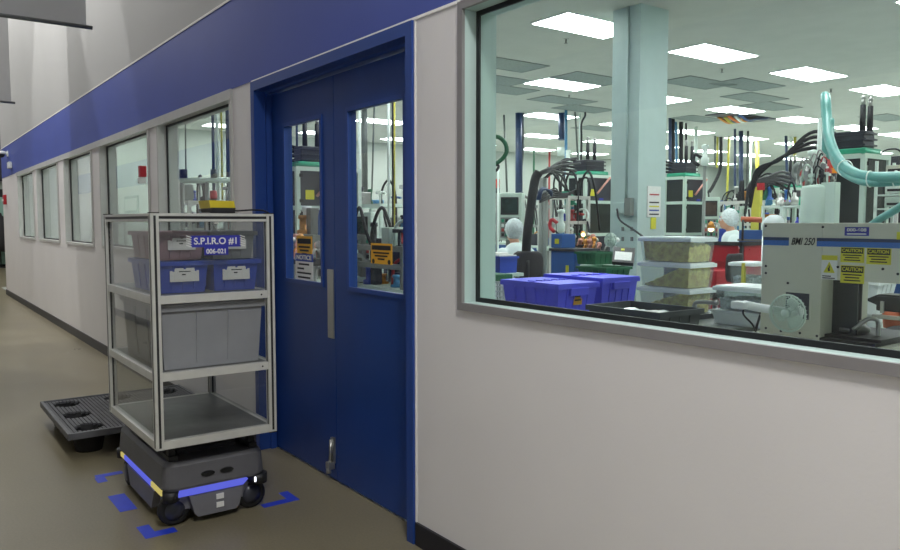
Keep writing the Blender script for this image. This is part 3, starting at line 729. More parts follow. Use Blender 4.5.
b = MB(); vs = [b.bm.verts.new(lerpq(u, v, .004)) for u, v in ((.36, .76), (.52, .76), (.52, .88), (.36, .88))]+[b.bm.verts.new(lerpq(u, v, -.002)) for u, v in ((.36, .76), (.52, .76), (.52, .88), (.36, .88))]
for qd in ((0, 1, 2, 3), (7, 6, 5, 4), (0, 4, 5, 1), (1, 5, 6, 2), (2, 6, 7, 3), (3, 7, 4, 0)): b.bm.faces.new([vs[i] for i in qd])
b.build('sticker', 'sign_yellow', t)
pp = at(623, 263, 6.7); MB().cyl((pp.x, pp.y, 0), pp, .02).cyl((pp.x, pp.y, 0), (pp.x, pp.y, .02), .16).build('stand', 'machine_grey', t)

# ================================================================== WORKROOM: machines
def gnd(px, D): p = at(px, 222, D); return p.x, p.y
def zof(py, D): return at(600, py, D).z
def press(px, D, label, w=.36, d=.52, zt=2.03, zm=1.65, zl=1.28, stub=True, arm=True, hose_dir=-1, group='injection presses with smoked panels'):
    x1, y0 = gnd(px, D); x0 = x1-w; y1 = y0+d
    t = thing('molding_press', ((x0+x1)/2, (y0+y1)/2, 0), label, 'machine', group)
    MB().box(x0, x1, y0, y1, 0, zl-.06, .01).build('base', 'machine_dark', t)
    p = .04; m = MB()
    for x in (x0, x1-p):
        for y in (y0, y1-p): m.box(x, x+p, y, y+p, zl-.06, zt)
    for z in (zl-.06, zm, zt-p):
        for y in (y0, y1-p): m.box(x0+p, x1-p, y, y+p, z, z+p)
        for x in (x0, x1-p): m.box(x, x+p, y0+p, y1-p, z, z+p)
    m.build('frame', 'machine_pale', t)
    for (za, zb) in ((zl-.02, zm), (zm+p, zt-p)):
        pn = B('smoked_panel', 'panel_smoke' if za < 1.5 else 'machine_dark', x1-.03, x1-.02, y0+p, y1-p, za, zb, t)
        MB().box(x1-.012, x1+.016, y0+p-.01, y0+p+.02, za+.03, za+.06).box(x1-.012, x1+.016, y0+p-.01, y0+p+.02, zb-.06, zb-.03).build('hinge', 'gasket', pn)
        B('smoked_panel', 'panel_smoke', x0+p, x1-p, y0+.02, y0+.03, za, zb, t)
    B('sticker', 'sign_yellow', x1-.019, x1-.015, y0+.10, y0+.19, zm+.10, zm+.19, t)
    B('name_tag', 'sign_blue', x1-.019, x1-.015, y0+.28, y0+.36, zm+.045, zm+.075, t)
    MB().box(x0+.02, x1-.02, y0+.03, y1-.14, zt, zt+.05, .012).cyl((x0+.06, y0+.06, zt+.02), (x0+.06, y1-.2, zt+.02), .03).cyl((x1-.02, y0, zt+.01), (x1-.02, y1-.2, zt+.01), .022).build('manifold', 'green', t)
    m = MB().box(x0+.08, x1-.06, y0+.08, y1-.18, zt+.05, zt+.20, .01)
    for k in range(3): m.box(x0+.06, x1-.04, y0+.07, y1-.17, zt+.07+.05*k, zt+.085+.05*k)
    m.build('valve_block', 'machine_dark', t)
    m = MB()
    for yy in (y0+.14, y0+.27):
        m.cyl((x1-.10, yy, zt+.2), (x1-.10, yy, zt+.42), .025, .022)
    m.build('cylinder', 'hose_black', t)
    m = MB()
    for yy in (y0+.14, y0+.27): m.cyl((x1-.10, yy, zt+.42), (x1-.10, yy, zt+.47), .016).ball((x1-.10, yy, zt+.48), .022)
    m.build('fitting', 'steel', t)
    if arm: 
        MB().cyl((x1+.02, y0+.20, zm+.13), (x1+.03, y0+.44, zt-.03), .014).build('lever', 'pink_plastic', t, label='beige lever')
    for k in range(4):
        z = zt+.06+.045*k; dx = hose_dir
        MB().tube([(x0+.09, y0+.10, z), (x0-.12, y0+.06, z+.02), (x0-.34, y0-.02, z-.05-.05*k), (x0-.55, y0-.05, z-.22-.02*k), (x0-.62, y0-.05, z-.50)], .016).build('hose', 'hose_black', t)
    return t
press(585, 10.0, 'press with smoked panels, green manifold and yellow sticker just left of the white column', d=.6)
press(684.5, 10.4, 'press with smoked panels, green manifold and yellow sticker just right of the white column', d=.5)
press(863, 6.4, 'tall press with smoked panels behind the beige machine at the right', d=.46, w=.40, zt=1.98, zm=.98, zl=.9, arm=False)
press(297, 7.2, 'press with a green manifold seen through the left door pane', d=.7, w=.3, zt=1.93, zm=1.52, zl=1.2)
press(790, 11.5, 'distant press with green manifold left of the white hopper', d=.5, zt=1.93, zm=1.5, zl=1.2)
press(905, 9.4, 'press at the right edge of the picture behind the shelving', d=.5)
press(640, 15.5, 'far press mostly hidden behind the white column', d=.5)
# work stations: framed benches loaded with fixtures
PAL = ['machine_pale', 'steel', 'machine_blue', 'machine_grey', 'white_plastic', 'dull_steel', 'machine_dark', 'black_plastic', 'pipe_blue', 'brass', 'label_red', 'dark_green', 'tote_blue', 'pipe_white', 'green', 'machine_dark']
def station(px, D, w, d, h, zb, seed, label, n=14, hoses=4):
    rg = random.Random(seed)
    x1, y0 = gnd(px, D); x0 = x1-w; y1 = y0+d
    t = thing('assembly_station', ((x0+x1)/2, (y0+y1)/2, 0), label, 'workstation', 'workroom assembly stations')
    B('bench', 'machine_pale', x0, x1, y0, y1, zb-.04, zb, t, .004)
    m = MB()
    for x in (x0+.01, x1-.05):
        for y in (y0+.01, y1-.05): m.box(x, x+.04, y, y+.04, 0, zb-.04).box(x, x+.04, y, y+.04, zb, h)
    for z in (h-.04, zb+.45*(h-zb)):
        m.box(x0+.05, x1-.05, y0+.01, y0+.05, z, z+.04).box(x0+.05, x1-.05, y1-.05, y1-.01, z, z+.04).box(x1-.05, x1-.01, y0+.05, y1-.05, z, z+.04).box(x0+.01, x0+.05, y0+.05, y1-.05, z, z+.04)
    m.build('frame', rg.choice(['alu', 'machine_pale', 'machine_grey']), t)
    B('lower_panel', rg.choice(['machine_dark', 'machine_blue', 'machine_grey']), x0+.06, x1-.02, y0+.05, y1-.05, .1, zb-.05, t)
    for k in range(n):
        cx = rg.uniform(x0+.12, x1-.12); cy = rg.uniform(y0+.1, y1-.1); lvl = rg.choice([zb, zb, zb+.45*(h-zb)+.04, h])
        hh = rg.uniform(.06, .26); rr = rg.uniform(.03, .09); mt = rg.choice(PAL); kind = rg.random(); m = MB()
        if kind < .35: m.box(cx-rr, cx+rr, cy-rr, cy+rr, lvl, lvl+hh, .008).box(cx-rr*.6, cx+rr*1.15, cy-rr*.5, cy+rr*.5, lvl+hh*.3, lvl+hh*.6); nm = 'fixture_block'
        elif kind < .65: m.lathe([(rr*.7, 0), (rr*.7, hh*.2), (rr*.4, hh*.25), (rr*.4, hh*.8), (rr*.55, hh*.82), (rr*.5, hh), (.01, hh)], (cx, cy, lvl), seg=12); nm = 'actuator'
        elif kind < .85: m.cyl((cx, cy, lvl), (cx, cy, lvl+hh*1.3), .012).box(cx-.05, cx+.05, cy-.03, cy+.03, lvl+hh*1.1, lvl+hh*1.4).cyl((cx+.05, cy, lvl+hh*1.25), (cx+.13, cy, lvl+hh*1.1), .014); nm = 'sensor_arm'
        else: m.tube([(cx, cy, lvl), (cx+.03, cy, lvl+hh), (cx+.12, cy+.05, lvl+hh*1.3), (cx+.18, cy+.05, lvl+hh*.7), (cx+.18, cy+.03, lvl)], .013); nm = 'loop_pipe'
        m.build(nm, mt, t)
    for k in range(hoses):
        xa = rg.uniform(x0, x1); xb = xa+rg.uniform(-.5, .5); yy = rg.uniform(y0, y1)
        MB().tube([(xa, yy, zb+.1), (xa, yy, h+.1), ((xa+xb)/2, yy, h+.3), (xb, yy, h+.1), (xb, yy+.1, zb+.2)], .014).build('hose', 'hose_black', t)
    return t
station(573, 11.5, .8, .8, 1.85, 1.0, 3, 'cluttered assembly station left of the press beside the column', 18)
station(568, 9.1, .34, .4, 1.72, 1.1, 51, 'narrow station with blue and white fixtures left of the left press', 18, 3)
station(547, 13, .9, .8, 1.7, 1.0, 5, 'cluttered station behind the black cable trunk', 14)
station(512, 15, 1.4, .8, 1.7, 1.0, 8, 'far station behind the control panel at the left of the big window')
station(672, 14, .9, .9, 1.95, 1.0, 9, 'far station with fixtures right beside the column edge', 16)
station(722, 15, .9, .9, 1.6, 1.0, 12, 'far station behind the operator at the right', 14)
station(763, 11, .9, .7, 1.72, 1.05, 15, 'station with loaded upper shelf behind the blue pillar', 20, 5)
station(795, 9.6, .8, .8, 1.62, 1.0, 16, 'station with loaded shelf left of the white hopper', 20, 5)
station(750, 16, 1.2, 1, 1.8, 1.0, 18, 'farthest station between the hanging pipes', 12)
station(897, 8.2, .5, .5, 1.72, 1.0, 21, 'shelved station at the right edge of the picture', 12, 2)
station(885, 12, .9, .8, 2.3, 1.2, 22, 'tall distant station above the teal hose at the right', 12)
station(380, 8.8, 1.2, .6, 1.62, 1.05, 25, 'station with chrome loop pipes seen through the right door pane', 26, 1)
station(402, 5.6, .9, .6, 1.22, .9, 27, 'dark low station seen at the bottom of the right door pane', 34, 2)
station(312, 6.0, .9, .5, 1.3, .95, 29, 'low station with lamps seen through the left door pane', 18, 0)
station(188, 9.0, .9, .5, 1.66, 1.0, 31, 'station with tubing seen through the window above the rack, left', 34, 1)
station(224, 8.6, .6, .5, 1.64, 1.0, 33, 'station with tubing seen through the window above the rack, right', 30, 1)
station(100, 15, 1.2, .5, 1.4, .9, 35, 'low station seen through the second window, beyond the glass', 8, 0)
station(48, 20, 1.4, .5, 1.5, .9, 37, 'shelves of parts seen through the far small windows', 10, 0)
# chrome loop row above the station in the door pane, pipe rail
t = thing('pipe_manifold', at(180, 180, 8.1), 'long pale pipe rail with fittings seen above the rack', 'pipework')
a = at(163, 181, 8.1); b = at(236, 180, 8.1)
MB().cyl(a, b, .03).build('rail', 'machine_pale', t)
for k, (px_, m_) in enumerate(((170, 'hose_black'), (179, 'hose_black'), (184, 'hose_black'), (214, 'pipe_grey'))):
    p = at(px_, 178, 8.1); MB().cyl(p, p+Vector((0, 0, .09)), .035).build('fitting', m_, t)
p = at(170, 181, 8.1); MB().cyl((p.x, p.y, 1.0), p, .05, .03).build('post', 'pink_plastic', t)
for px_ in (182, 207, 230):
    p = at(px_, 181, 8.1); MB().cyl((p.x, p.y, 0), p, .022).build('leg', 'machine_grey', t)
p = at(213.5, 196, 7.6); t = thing('capped_bollard', p, 'red round cap on a dark post seen just above the yellow box', 'post')
MB().lathe([(.035, -.03), (.038, .0), (.034, .05), (.014, .055)], p).build('cap', 'red', t); MB().cyl((p.x, p.y, 0), (p.x, p.y, p.z-.02), .03).build('post', 'black_plastic', t)
# ---------------- pipes dropping from the ceiling
def drop(px, py, pxb, pyb, rpx, m, label, bend=None, D=None, nm='hanging_pipe', foot=False):
    if foot:
        p = at(px, py, D); t = MB().cyl((p.x, p.y, 0), p, rpx/762*D, seg=10).build('standing_pipe', m); tag(t, label, 'pipe'); return t
    top = atZ(px, py, CZ) if D is None else at(px, py, D)
    if D is not None: top.z = CZ
    Dd = (top-EYE).dot(FW); bot = at(pxb, pyb, Dd); pts = [top, top*.5+bot*.5, bot] if bend is None else [top]+[at(u, v, Dd) for u, v in bend]+[bot]
    t = MB().tube(pts, rpx/762*Dd, seg=10, smooth=bend is not None).build(nm, m, None, origin=top); tag(t, label, 'pipe'); return t
drop(504, 115, 507, 192, 1.0, 'pipe_grey', 'thin dark pipe left of the thick navy pipe')
drop(519, 113, 519, 193, 3.6, 'pipe_navy', 'thick navy pipe hanging above the control panel')
drop(523, 113, 530, 200, 1.2, 'pipe_grey', 'thin pipe beside the thick navy pipe bending right', bend=[(523, 150), (520, 185), (523, 194)])
drop(534, 150, 533, 178, 1.0, 'dark_green', 'short dark green far pipe above the black cable trunk', D=16, foot=True)
drop(549.5, 152, 549, 192, 1.0, 'label_red', 'dull red thin pipe right of the black cable trunk', D=15, foot=True)
njp = drop(562, 113, 562, 140, 3.6, 'pipe_navy', 'short thick navy pipe hanging among the grey grilles')
drop(566, 110, 566, 205, 1.4, 'pipe_blue', 'blue pipe beside the short thick navy pipe')
drop(575, 112, 578, 160, .9, 'pipe_grey', 'thin grey pipe between the blue and the bent pipe')
drop(585, 112, 581, 160, 1.0, 'hose_black', 'thin black pipe with a bend near the ceiling', bend=[(585, 116), (581.5, 124), (581.5, 140)])
drop(580, 113, 579, 160, .8, 'pipe_white', 'thin white pipe beside the bent black pipe')
drop(568, 150, 569, 200, 2.2, 'pipe_white', 'short white pipe above the blue machine', D=12, foot=True)
drop(670, 118, 670, 190, 1.6, 'pipe_navy', 'navy pipe hugging the right edge of the white column')
drop(672.5, 119, 673, 185, 2.2, 'hose_black', 'thick black pipe nearest the column on its right')
drop(676, 122, 677, 185, 1.2, 'pipe_blue', 'blue pipe between two thick black pipes')
drop(681, 122, 681, 178, 2.0, 'hose_black', 'second thick black pipe right of the column')
drop(686, 123, 686, 170, 1.0, 'hose_black', 'thin black pipe above the right press')
drop(696, 127, 696, 180, 1.6, 'pipe_white', 'white pipe above the right press manifold')
drop(715, 136, 715, 165, 1.0, 'pipe_grey', 'thin grey pipe left of the curved black hose')
drop(717.5, 137, 717, 168, 1.0, 'pipe_yellow', 'short yellow pipe beside the curved black hose')
drop(721, 137, 709, 192, 1.6, 'hose_black', 'black hose curving down left towards the press', bend=[(721, 150), (720, 170), (713, 186)])
drop(729, 137, 727, 200, 1.2, 'pipe_yellow', 'yellow pipe left of the navy pair')
drop(735, 129, 735, 215, 1.2, 'pipe_navy', 'thin navy pipe above the right operator')
drop(741, 131, 741, 212, 2.2, 'pipe_navy', 'thick navy pipe above the right operator')
drop(748, 131, 747, 205, 1.2, 'pipe_grey', 'grey pipe right of the thick navy pipe')
drop(751, 140, 750, 200, 1.0, 'pipe_white', 'thin white pipe left of the yellow pipe')
drop(757, 140, 758, 195, 2.0, 'pipe_yellow', 'thick yellow pipe above the red sign')
drop(786, 136, 787, 175, 1.4, 'pipe_navy', 'navy pipe above the distant press')
drop(791, 137, 791, 170, 1.2, 'pipe_white', 'white pipe above the distant press')
drop(795, 137, 795, 170, 1.4, 'pipe_yellow', 'yellow pipe above the distant press')
drop(354, 80, 354, 200, 1.2, 'pipe_navy', 'dark pipe at the left of the right door pane', D=11)
drop(359, 80, 360, 200, 1.6, 'pipe_white', 'white pipe at the left of the right door pane', D=11)
drop(364, 80, 365, 195, 3.0, 'pipe_grey', 'thick grey pipe in the right door pane', D=12)
drop(375, 80, 372, 190, .9, 'pipe_grey', 'thin dark cable in the right door pane', D=12)
drop(388.5, 80, 389, 260, 1.4, 'pipe_white', 'white pipe beside the yellow pipe in the right door pane', D=8)
drop(392.5, 80, 393, 240, 1.0, 'hose_black', 'black cable beside the yellow pipe in the right door pane', D=8.05)
drop(395, 80, 394, 260, 1.1, 'pipe_yellow', 'yellow pipe in the right door pane', D=8.1)
drop(290.5, 90, 290, 235, 2.0, 'pipe_white', 'white post in the left door pane', D=7.0)
drop(297, 90, 297, 150, 1.2, 'pipe_navy', 'navy pipe in the left door pane', D=9)
drop(306, 90, 306, 150, 1.0, 'pipe_grey', 'grey pipe in the left door pane', D=9)
drop(319, 90, 320, 175, 1.5, 'pipe_white', 'white pipe at the right of the left door pane', D=8.4)
for px_, m_, rp, lb in ((213, 'pipe_navy', 1.5, 'navy pipe above the yellow box'), (217, 'pipe_white', 1.8, 'bright white pipe above the yellow box'), (221.5, 'pipe_yellow', 1.0, 'yellow pipe right of the bright white pipe'), (228, 'pipe_navy', 2.2, 'thick navy pipe nearest the blue door frame')):
    drop(px_-1, 60, px_+1, 200, rp, m_, lb+' through the window', D=9.2)
drop(186, 100, 186, 178, .7, 'pipe_grey', 'thin dark rod through the middle of the window above the rack', D=9.8)
# ---------------- control pendant left
def pendant(px0, px1, py0, py1, D, label, dark='screen_dark'):
    a = at(px0, py0, D); b = at(px1, py1, D); wv = (px1-px0)/762*D
    t = thing('operator_console', ((a.x+b.x)/2, (a.y+b.y)/2, 0), label, 'control panel'); t.rotation_euler = (0, 0, 0)
    cx, cy = (a.x+b.x)/2, (a.y+b.y)/2; zt, zb_ = a.z, b.z; hw = wv/2; h = zt-zb_
    # built facing -Y locally then turned to the aisle
    ORG[t.name] = Vector((cx, cy, 0))
    B('cabinet', 'machine_pale', cx-hw, cx+hw, cy, cy+.22, zb_, zt, t, .012)
    B('bezel', 'black_plastic', cx-hw*.78, cx+hw*.72, cy-.012, cy, zt-.46*h, zt-.09*h, t, .004)
    B('screen', dark, cx-hw*.66, cx+hw*.6, cy-.015, cy-.012, zt-.42*h, zt-.13*h, t)
    B('keypad', 'machine_grey', cx-hw*.8, cx+hw*.8, cy-.01, cy, zb_+.05*h, zt-.52*h, t)
    for i in range(5):
        for j in range(4):
            x = cx-hw*.7+i*hw*.33; z = zb_+.08*h+j*h*.10
            B('key', ['ink', 'white_plastic', 'machine_pale', 'green', 'white_plastic', 'label_red'][(i*3+j*5) % 6], x, x+hw*.22, cy-.018, cy-.01, z, z+h*.065, t)
    B('pedestal', 'machine_grey', cx-hw*.4, cx+hw*.4, cy+.04, cy+.18, 0, zb_, t)
    t.rotation_euler = (0, 0, math.radians(38)); return t
pendant(498, 522, 193, 240, 9.2, 'pale control panel with a dark screen behind the operator at left')
pendant(703, 719, 197, 239, 10.2, 'pale control panel with a brown screen beside the operator at right', 'screen_brown')
pendant(348, 372, 212, 262, 7.0, 'pale control panel with keys seen through the right door pane')
# stack light
p = at(497.5, 193, 9.0)
t = thing('signal_light', p, 'small red signal lamp on a black foot above the control panel', 'signal light')
MB().lathe([(.028, 0), (.028, .06)], (p.x, p.y, p.z)).build('foot', 'black_plastic', t); MB().lathe([(.026, .06), (.028, .16), (.022, .165)], (p.x, p.y, p.z)).build('lamp', 'beacon_red', t)
MB().cyl((p.x, p.y, 0), (p.x, p.y, p.z), .018).build('post', 'machine_grey', t)
p = at(832, 181, 6.1)
t = thing('signal_light', p, 'red and orange signal beacon beside the white hopper', 'signal light')
MB().lathe([(.036, .06), (.036, .10), (.033, .102)], p).build('amber_lens', 'beacon_amber', t); MB().lathe([(.036, .103), (.036, .16), (.028, .172)], p).build('red_lens', 'beacon_red', t)
MB().lathe([(.02, -.1), (.03, 0), (.036, .06)], p).build('foot', 'machine_dark', t); MB().cyl((p.x, p.y, 0), p, .02).build('post', 'machine_grey', t)
# black press head at left edge with green hose
x, y = gnd(490, 7.6)
t = thing('press_column', (x, y, 0), 'narrow dark press column with green hose at the left edge of the big window', 'machine')
z = zof(170, 7.6)
MB().cyl((x, y, 0), (x, y, z), .045).box(x-.05, x+.05, y-.05, y+.05, 0, 1.05).build('column', 'machine_dark', t)
MB().cyl((x, y, zof(198, 7.6)), (x, y, zof(194, 7.6)), .05).build('collar', 'machine_blue', t)
MB().cyl((x, y, z), (x, y, zof(148, 7.6)), .02).cyl((x, y, zof(148, 7.6)), (x, y, zof(105, 7.6)), .008).build('rod', 'hose_black', t)
MB().cyl((x-.02, y, zof(128, 7.6)), (x+.0, y, zof(122, 7.6)), .03).cyl((x, y, zof(138, 7.6)), (x, y, zof(132, 7.6)), .035).build('coupling', 'pipe_white', t)
MB().tube([at(488, 138, 7.6), at(498, 137, 7.6), at(505, 143, 7.6), at(506.5, 152, 7.6), at(501, 160, 7.6), at(492, 166, 7.6)], .022).build('green_hose', 'dark_green', t)
MB().tube([at(489, 166, 7.6), at(498, 165, 7.6), at(497, 170, 7.6), at(490, 172, 7.6)], .014).build('bracket', 'hose_black', t)
for px_ in (494.5, 498.3):
    pa = at(px_, 160, 8.4); tag(MB().cyl((pa.x, pa.y, 0), pa, .012).build('upright_rod', 'pipe_white'), 'thin white upright rod %s the red signal lamp' % ('left of' if px_ < 496 else 'under'), 'rod')
# diagonal black cable trunk and hose bundle
t = thing('black_umbilical_conduit', at(527, 236, 8.0), 'thick black cable trunk rising diagonally behind the operator at left', 'cable')
MB().tube([at(526, 262, 8.1), at(527, 238, 8.0), at(531, 205, 8.0), at(535, 180, 8.0), at(539, 172, 8.0)], .048, seg=12).build('trunk', 'hose_black', t)
for k, (u, v, u2, v2, m_) in enumerate(((560, 162, 578, 158, 0), (562, 165, 580, 163, -2), (560, 168, 576, 171, 0), (563, 173, 576, 175, 1), (560, 182, 573, 196, 4), (548, 168, 556, 172, 1))):
    MB().tube([at(536, 178, 8.0), at(541, 172+k*.4, 8.0), at(550, 168+k*.6, 8.2), at(u, v, 8.8), at(u2, v2, 9.6)], .014).build('hose', 'hose_black', t)
for k in range(4): MB().tube([at(540, 196+2*k, 8.3), at(552, 190+2.5*k, 8.6), at(564, 194+k, 9.0), at(576, 190+2*k, 9.4)], .012).build('hose', 'hose_black', t)
for k in range(4): MB().tube([at(537+k, 200, 8.2), at(540+k, 190, 8.2), at(545+2*k, 188+k, 8.3), at(552, 196, 8.4)], .010).build('hose', 'pipe_navy', t)
for k in range(2):
    pa = at(541+4*k, 178, 8.6); MB().cyl((pa.x, pa.y, 0), pa, .025).build('support', 'machine_grey', t)
# same kind of bundle right of the red sign
t = thing('cable_bundle', at(752, 200, 9.8), 'arched bundle of black hoses between the yellow pipe and the distant press', 'cable')
for k in range(5):
    MB().tube([at(745, 214, 9.6), at(749, 190-k, 9.6), at(755, 181+k*1.2, 9.7), at(768, 180+k*1.5-3, 9.9), at(780, 172+3.5*k, 10.2), at(789, 173+4*k, 10.6)], .018).build('hose', 'hose_black', t)
p = at(761, 187, 9.5); B('tag_plate', 'red', p.x-.05, p.x+.05, p.y-.01, p.y, p.z-.04, p.z+.05, t, label='small red tag')
p = at(757, 195, 9.9); tag(MB().box(p.x-.06, p.x+.06, p.y-.03, p.y+.03, 1.0, p.z+.1).build('filter_housing', 'pipe_yellow'), 'pale yellow box below the red sign', 'box')
# blue machine, chair
t = thing('blue_machine', (*gnd(560, 8.0), 0), 'blue machine housing with yellow label behind the violet totes', 'machine')
x1, y0 = gnd(575, 7.6)
MB().box(x1-.34, x1, y0, y0+.34, 0, zof(251, 7.8), .01).build('lower_housing', 'machine_blue', t)
MB().box(x1-.36, x1+.01, y0-.01, y0+.36, zof(251, 7.8), zof(248.5, 7.8)).build('table_top', 'machine_dark', t)
x1b, y0b = gnd(562, 7.9); MB().box(x1b-.16, x1b, y0b, y0b+.2, zof(248.5, 7.8), zof(234, 7.9), .008).build('upper_housing', 'machine_blue', t)
a = atX(551, 239, x1b); MB().box(x1b-.10, x1b-.04, y0b-.004, y0b, zof(244, 7.9), zof(239, 7.9)).build('sticker', 'sign_yellow', t)
MB().box(x1-.12, x1-.08, y0-.004, y0, zof(274, 7.6), zof(266, 7.6)).build('sticker', 'sign_yellow', t)
def chair(px, D, zs_, rz, label):
    x, y = gnd(px, D); t = thing('task_chair', (x, y, 0), label, 'chair', None)
    b = MB(); hw, hh = .15, .135; zc_ = zs_+.25
    # curved backrest
    prev = None
    for i in range(13):
        v = -1+2*i/12; wz = hw*(1-.22*abs(v)**3)*(1 if abs(v) < .98 else .8); pts = []
        for j in range(11):
            u = -1+2*j/10; pts.append(Vector((x-.20+.06*(u*u)-.02, y+u*wz, zc_+v*hh)))
        for j in range(10, -1, -1):
            u = -1+2*j/10; pts.append(Vector((x-.235+.06*(u*u)-.02, y+u*wz, zc_+v*hh)))
        prev0 = prev; prev = b.ring(pts, prev, 0)
        if i == 0: b.bm.faces.new(prev[::-1])
    b.bm.faces.new(prev); b.build('backrest', 'fabric_dark', t)
    MB().lathe([(.05, -.05), (.2, -.04), (.23, 0), (.2, .03), (.02, .035)], (x, y, zs_)).build('seat', 'fabric_dark', t)
    MB().tube([(x-.1, y, zs_-.04), (x-.25, y, zs_-.03), (x-.28, y, zs_+.1), (x-.255, y, zs_+.3)], .016).build('back_stay', 'black_plastic', t)
    MB().cyl((x, y, .08), (x, y, zs_-.05), .025).build('gas_post', 'steel', t)
    for k in range(5):
        a = 2*PI*k/5; ca, sa = math.cos(a), math.sin(a)
        l = MB().tube([(x, y, .10), (x+.15*ca, y+.15*sa, .09), (x+.28*ca, y+.28*sa, .06)], .018).build('leg', 'black_plastic', t)
        MB().cyl((x+.28*ca-.02*sa, y+.28*sa+.02*ca, .027), (x+.28*ca+.02*sa, y+.28*sa-.02*ca, .027), .027).build('caster', 'rubber', l)
    t.rotation_euler = (0, 0, rz); return t
chair(527, 7.5, .74, math.radians(140), 'dark task chair back between the operator and the blue machine')
chair(717, 7.4, .72, math.radians(190), 'dark round backed task chair in front of the red cart')
# blue bin with papers, green box, white basket
def shelfbench(px0, px1, py, D, d, label, m='machine_pale', legs='machine_grey'):
    a = at(px0, py, D); b = at(px1, py, D); x0, x1 = a.x, b.x+.0; y0 = min(a.y, b.y); z = (a.z+b.z)/2
    t = thing('work_table', ((x0+x1)/2, y0+d/2, 0), label, 'table')
    B('top', m, x0, x1, y0, y0+d, z-.03, z, t, .003)
    for x in (x0+.03, x1-.03):
        for y in (y0+.03, y0+d-.03): MB().cyl((x, y, 0), (x, y, z-.03), .018).build('leg', legs, t)
    return t, (x0, x1, y0, y0+d, z)
x1, y0 = gnd(500, 6.6); zt_ = zof(257, 6.6); zb_ = zof(274, 6.6)
t, _g = thing('work_table', (x1-.3, y0+.2, 0), 'low table under the blue bin at the left edge of the big window', 'table'), 0
B('top', 'machine_pale', x1-.62, x1+.02, y0-.02, y0+.26, zb_-.03, zb_, t)
for x in (x1-.58, x1-.02):
    for y in (y0+.02, y0+.22): MB().cyl((x, y, 0), (x, y, zb_-.03), .018).build('leg', 'machine_grey', t)
tote('parts_bin', x1-.27, y0+.12, zb_, .5, .20, zt_-zb_, 'tote_blue', 'blue bin with white papers on top at the left edge of the big window', lab=False, cat='bin', taper=.97, ribs=0)
o = MB().box(x1-.5, x1-.03, y0+.02, y0+.22, zt_+.001, zt_+.012, .003).box(x1-.45, x1-.12, y0+.05, y0+.2, zt_+.012, zt_+.03, .003).build('paper_stack', 'paper'); tag(o, 'white papers lying on the blue bin', 'paper')
x, y = gnd(494, 6.0); zg = zof(293, 6.0)
o = MB().box(x-.25, x+.0, y, y+.2, zg-.25, zof(275, 6.0), .01).build('carton', 'dark_green'); tag(o, 'dark green carton under the blue bin', 'box')
o = MB().box(x-.3, x+.05, y-.05, y+.3, 0, zg-.25).build('storage_cabinet', 'machine_grey'); tag(o, 'grey cabinet under the dark green carton', 'cabinet')
# white basket
x1, y0 = gnd(507, 5.4); z0 = .80; z1 = zof(283, 5.4)
m = MB(); x0 = x1-.16; y1 = y0+.2
for k in range(8):
    x = x0+.16*k/7; m.box(x-.004, x+.004, y0, y0+.006, z0, z1)
    y = y0+.2*k/7; m.box(x1-.006, x1, y-.005, y+.005, z0, z1).box(x0, x0+.006, y-.005, y+.005, z0, z1); m.box(x-.004, x+.004, y1-.006, y1, z0, z1)
for k in range(6):
    z = z0+(z1-z0)*k/5; m.box(x0, x1, y0-.001, y0+.005, z-.004, z+.004).box(x1-.006, x1+.001, y0, y1, z-.004, z+.004).box(x0, x1, y1-.006, y1, z-.004, z+.004)
m.box(x0-.006, x1+.006, y0-.006, y0+.002, z1-.012, z1).box(x1-.004, x1+.008, y0, y1, z1-.012, z1)
t = m.build('wire_basket', 'white_plastic'); tag(t, 'white slotted basket left of the violet totes', 'basket')
# main bench by the window
t = thing('work_bench', (-2.9, 1.8, 0), 'long pale bench just inside the big window under the totes', 'bench')
B('top', 'machine_grey', -4.6, -2.50, 1.12, 2.75, .76, .80, t, .004)
for x in (-4.5, -3.5, -2.6):
    for y in (1.2, 2.65): MB().cyl((x, y, 0), (x, y, .76), .02).build('leg', 'machine_grey', t)
# violet totes
def lidded(cx, cy, z, lx, ly, h, label, card=True):
    t = tote('lidded_tote', cx, cy, z, lx, ly, h, 'tote_violet', label, 'violet attached lid totes', lab=False, ribs=4, taper=.90, rim=.025)
    m = MB(); e = .01
    m.box(cx-lx/2-e, cx-.003, cy-ly/2-e, cy+ly/2+e, z+h, z+h+.010, .003).box(cx+.003, cx+lx/2+e, cy-ly/2-e, cy+ly/2+e, z+h, z+h+.010, .003)
    for k in range(5): m.box(cx-.03, cx+.03, cy-ly/2+ly*(k+.2)/5, cy-ly/2+ly*(k+.6)/5, z+h+.008, z+h+.016)
    m.build('folding_lid', 'tote_violet', t)
    MB().box(cx+lx/2-.02, cx+lx/2+.018, cy-.08, cy+.08, z+h-.07, z+h-.02, .004).build('grip', 'tote_violet', t)
    if card:
        x = cx+lx/2*.95+.008; B('label_card', 'sign_orange', x-.01, x, cy-.035, cy+.04, z+.075, z+.155, t); MB().box(x, x+.001, cy-.025, cy+.03, z+.125, z+.135).box(x, x+.001, cy-.025, cy+.03, z+.10, z+.11).build('print', 'ink', t)
    return t
a = atY(558, 285, 1.55); lidded(a.x-.27, 1.55+.18, .80, .54, .35, .205, 'violet lidded tote with an orange card, nearest the window edge')
lidded(a.x-.28, 1.55+.59, .80, .54, .35, .225, 'violet lidded tote standing behind the one with the orange card', False)
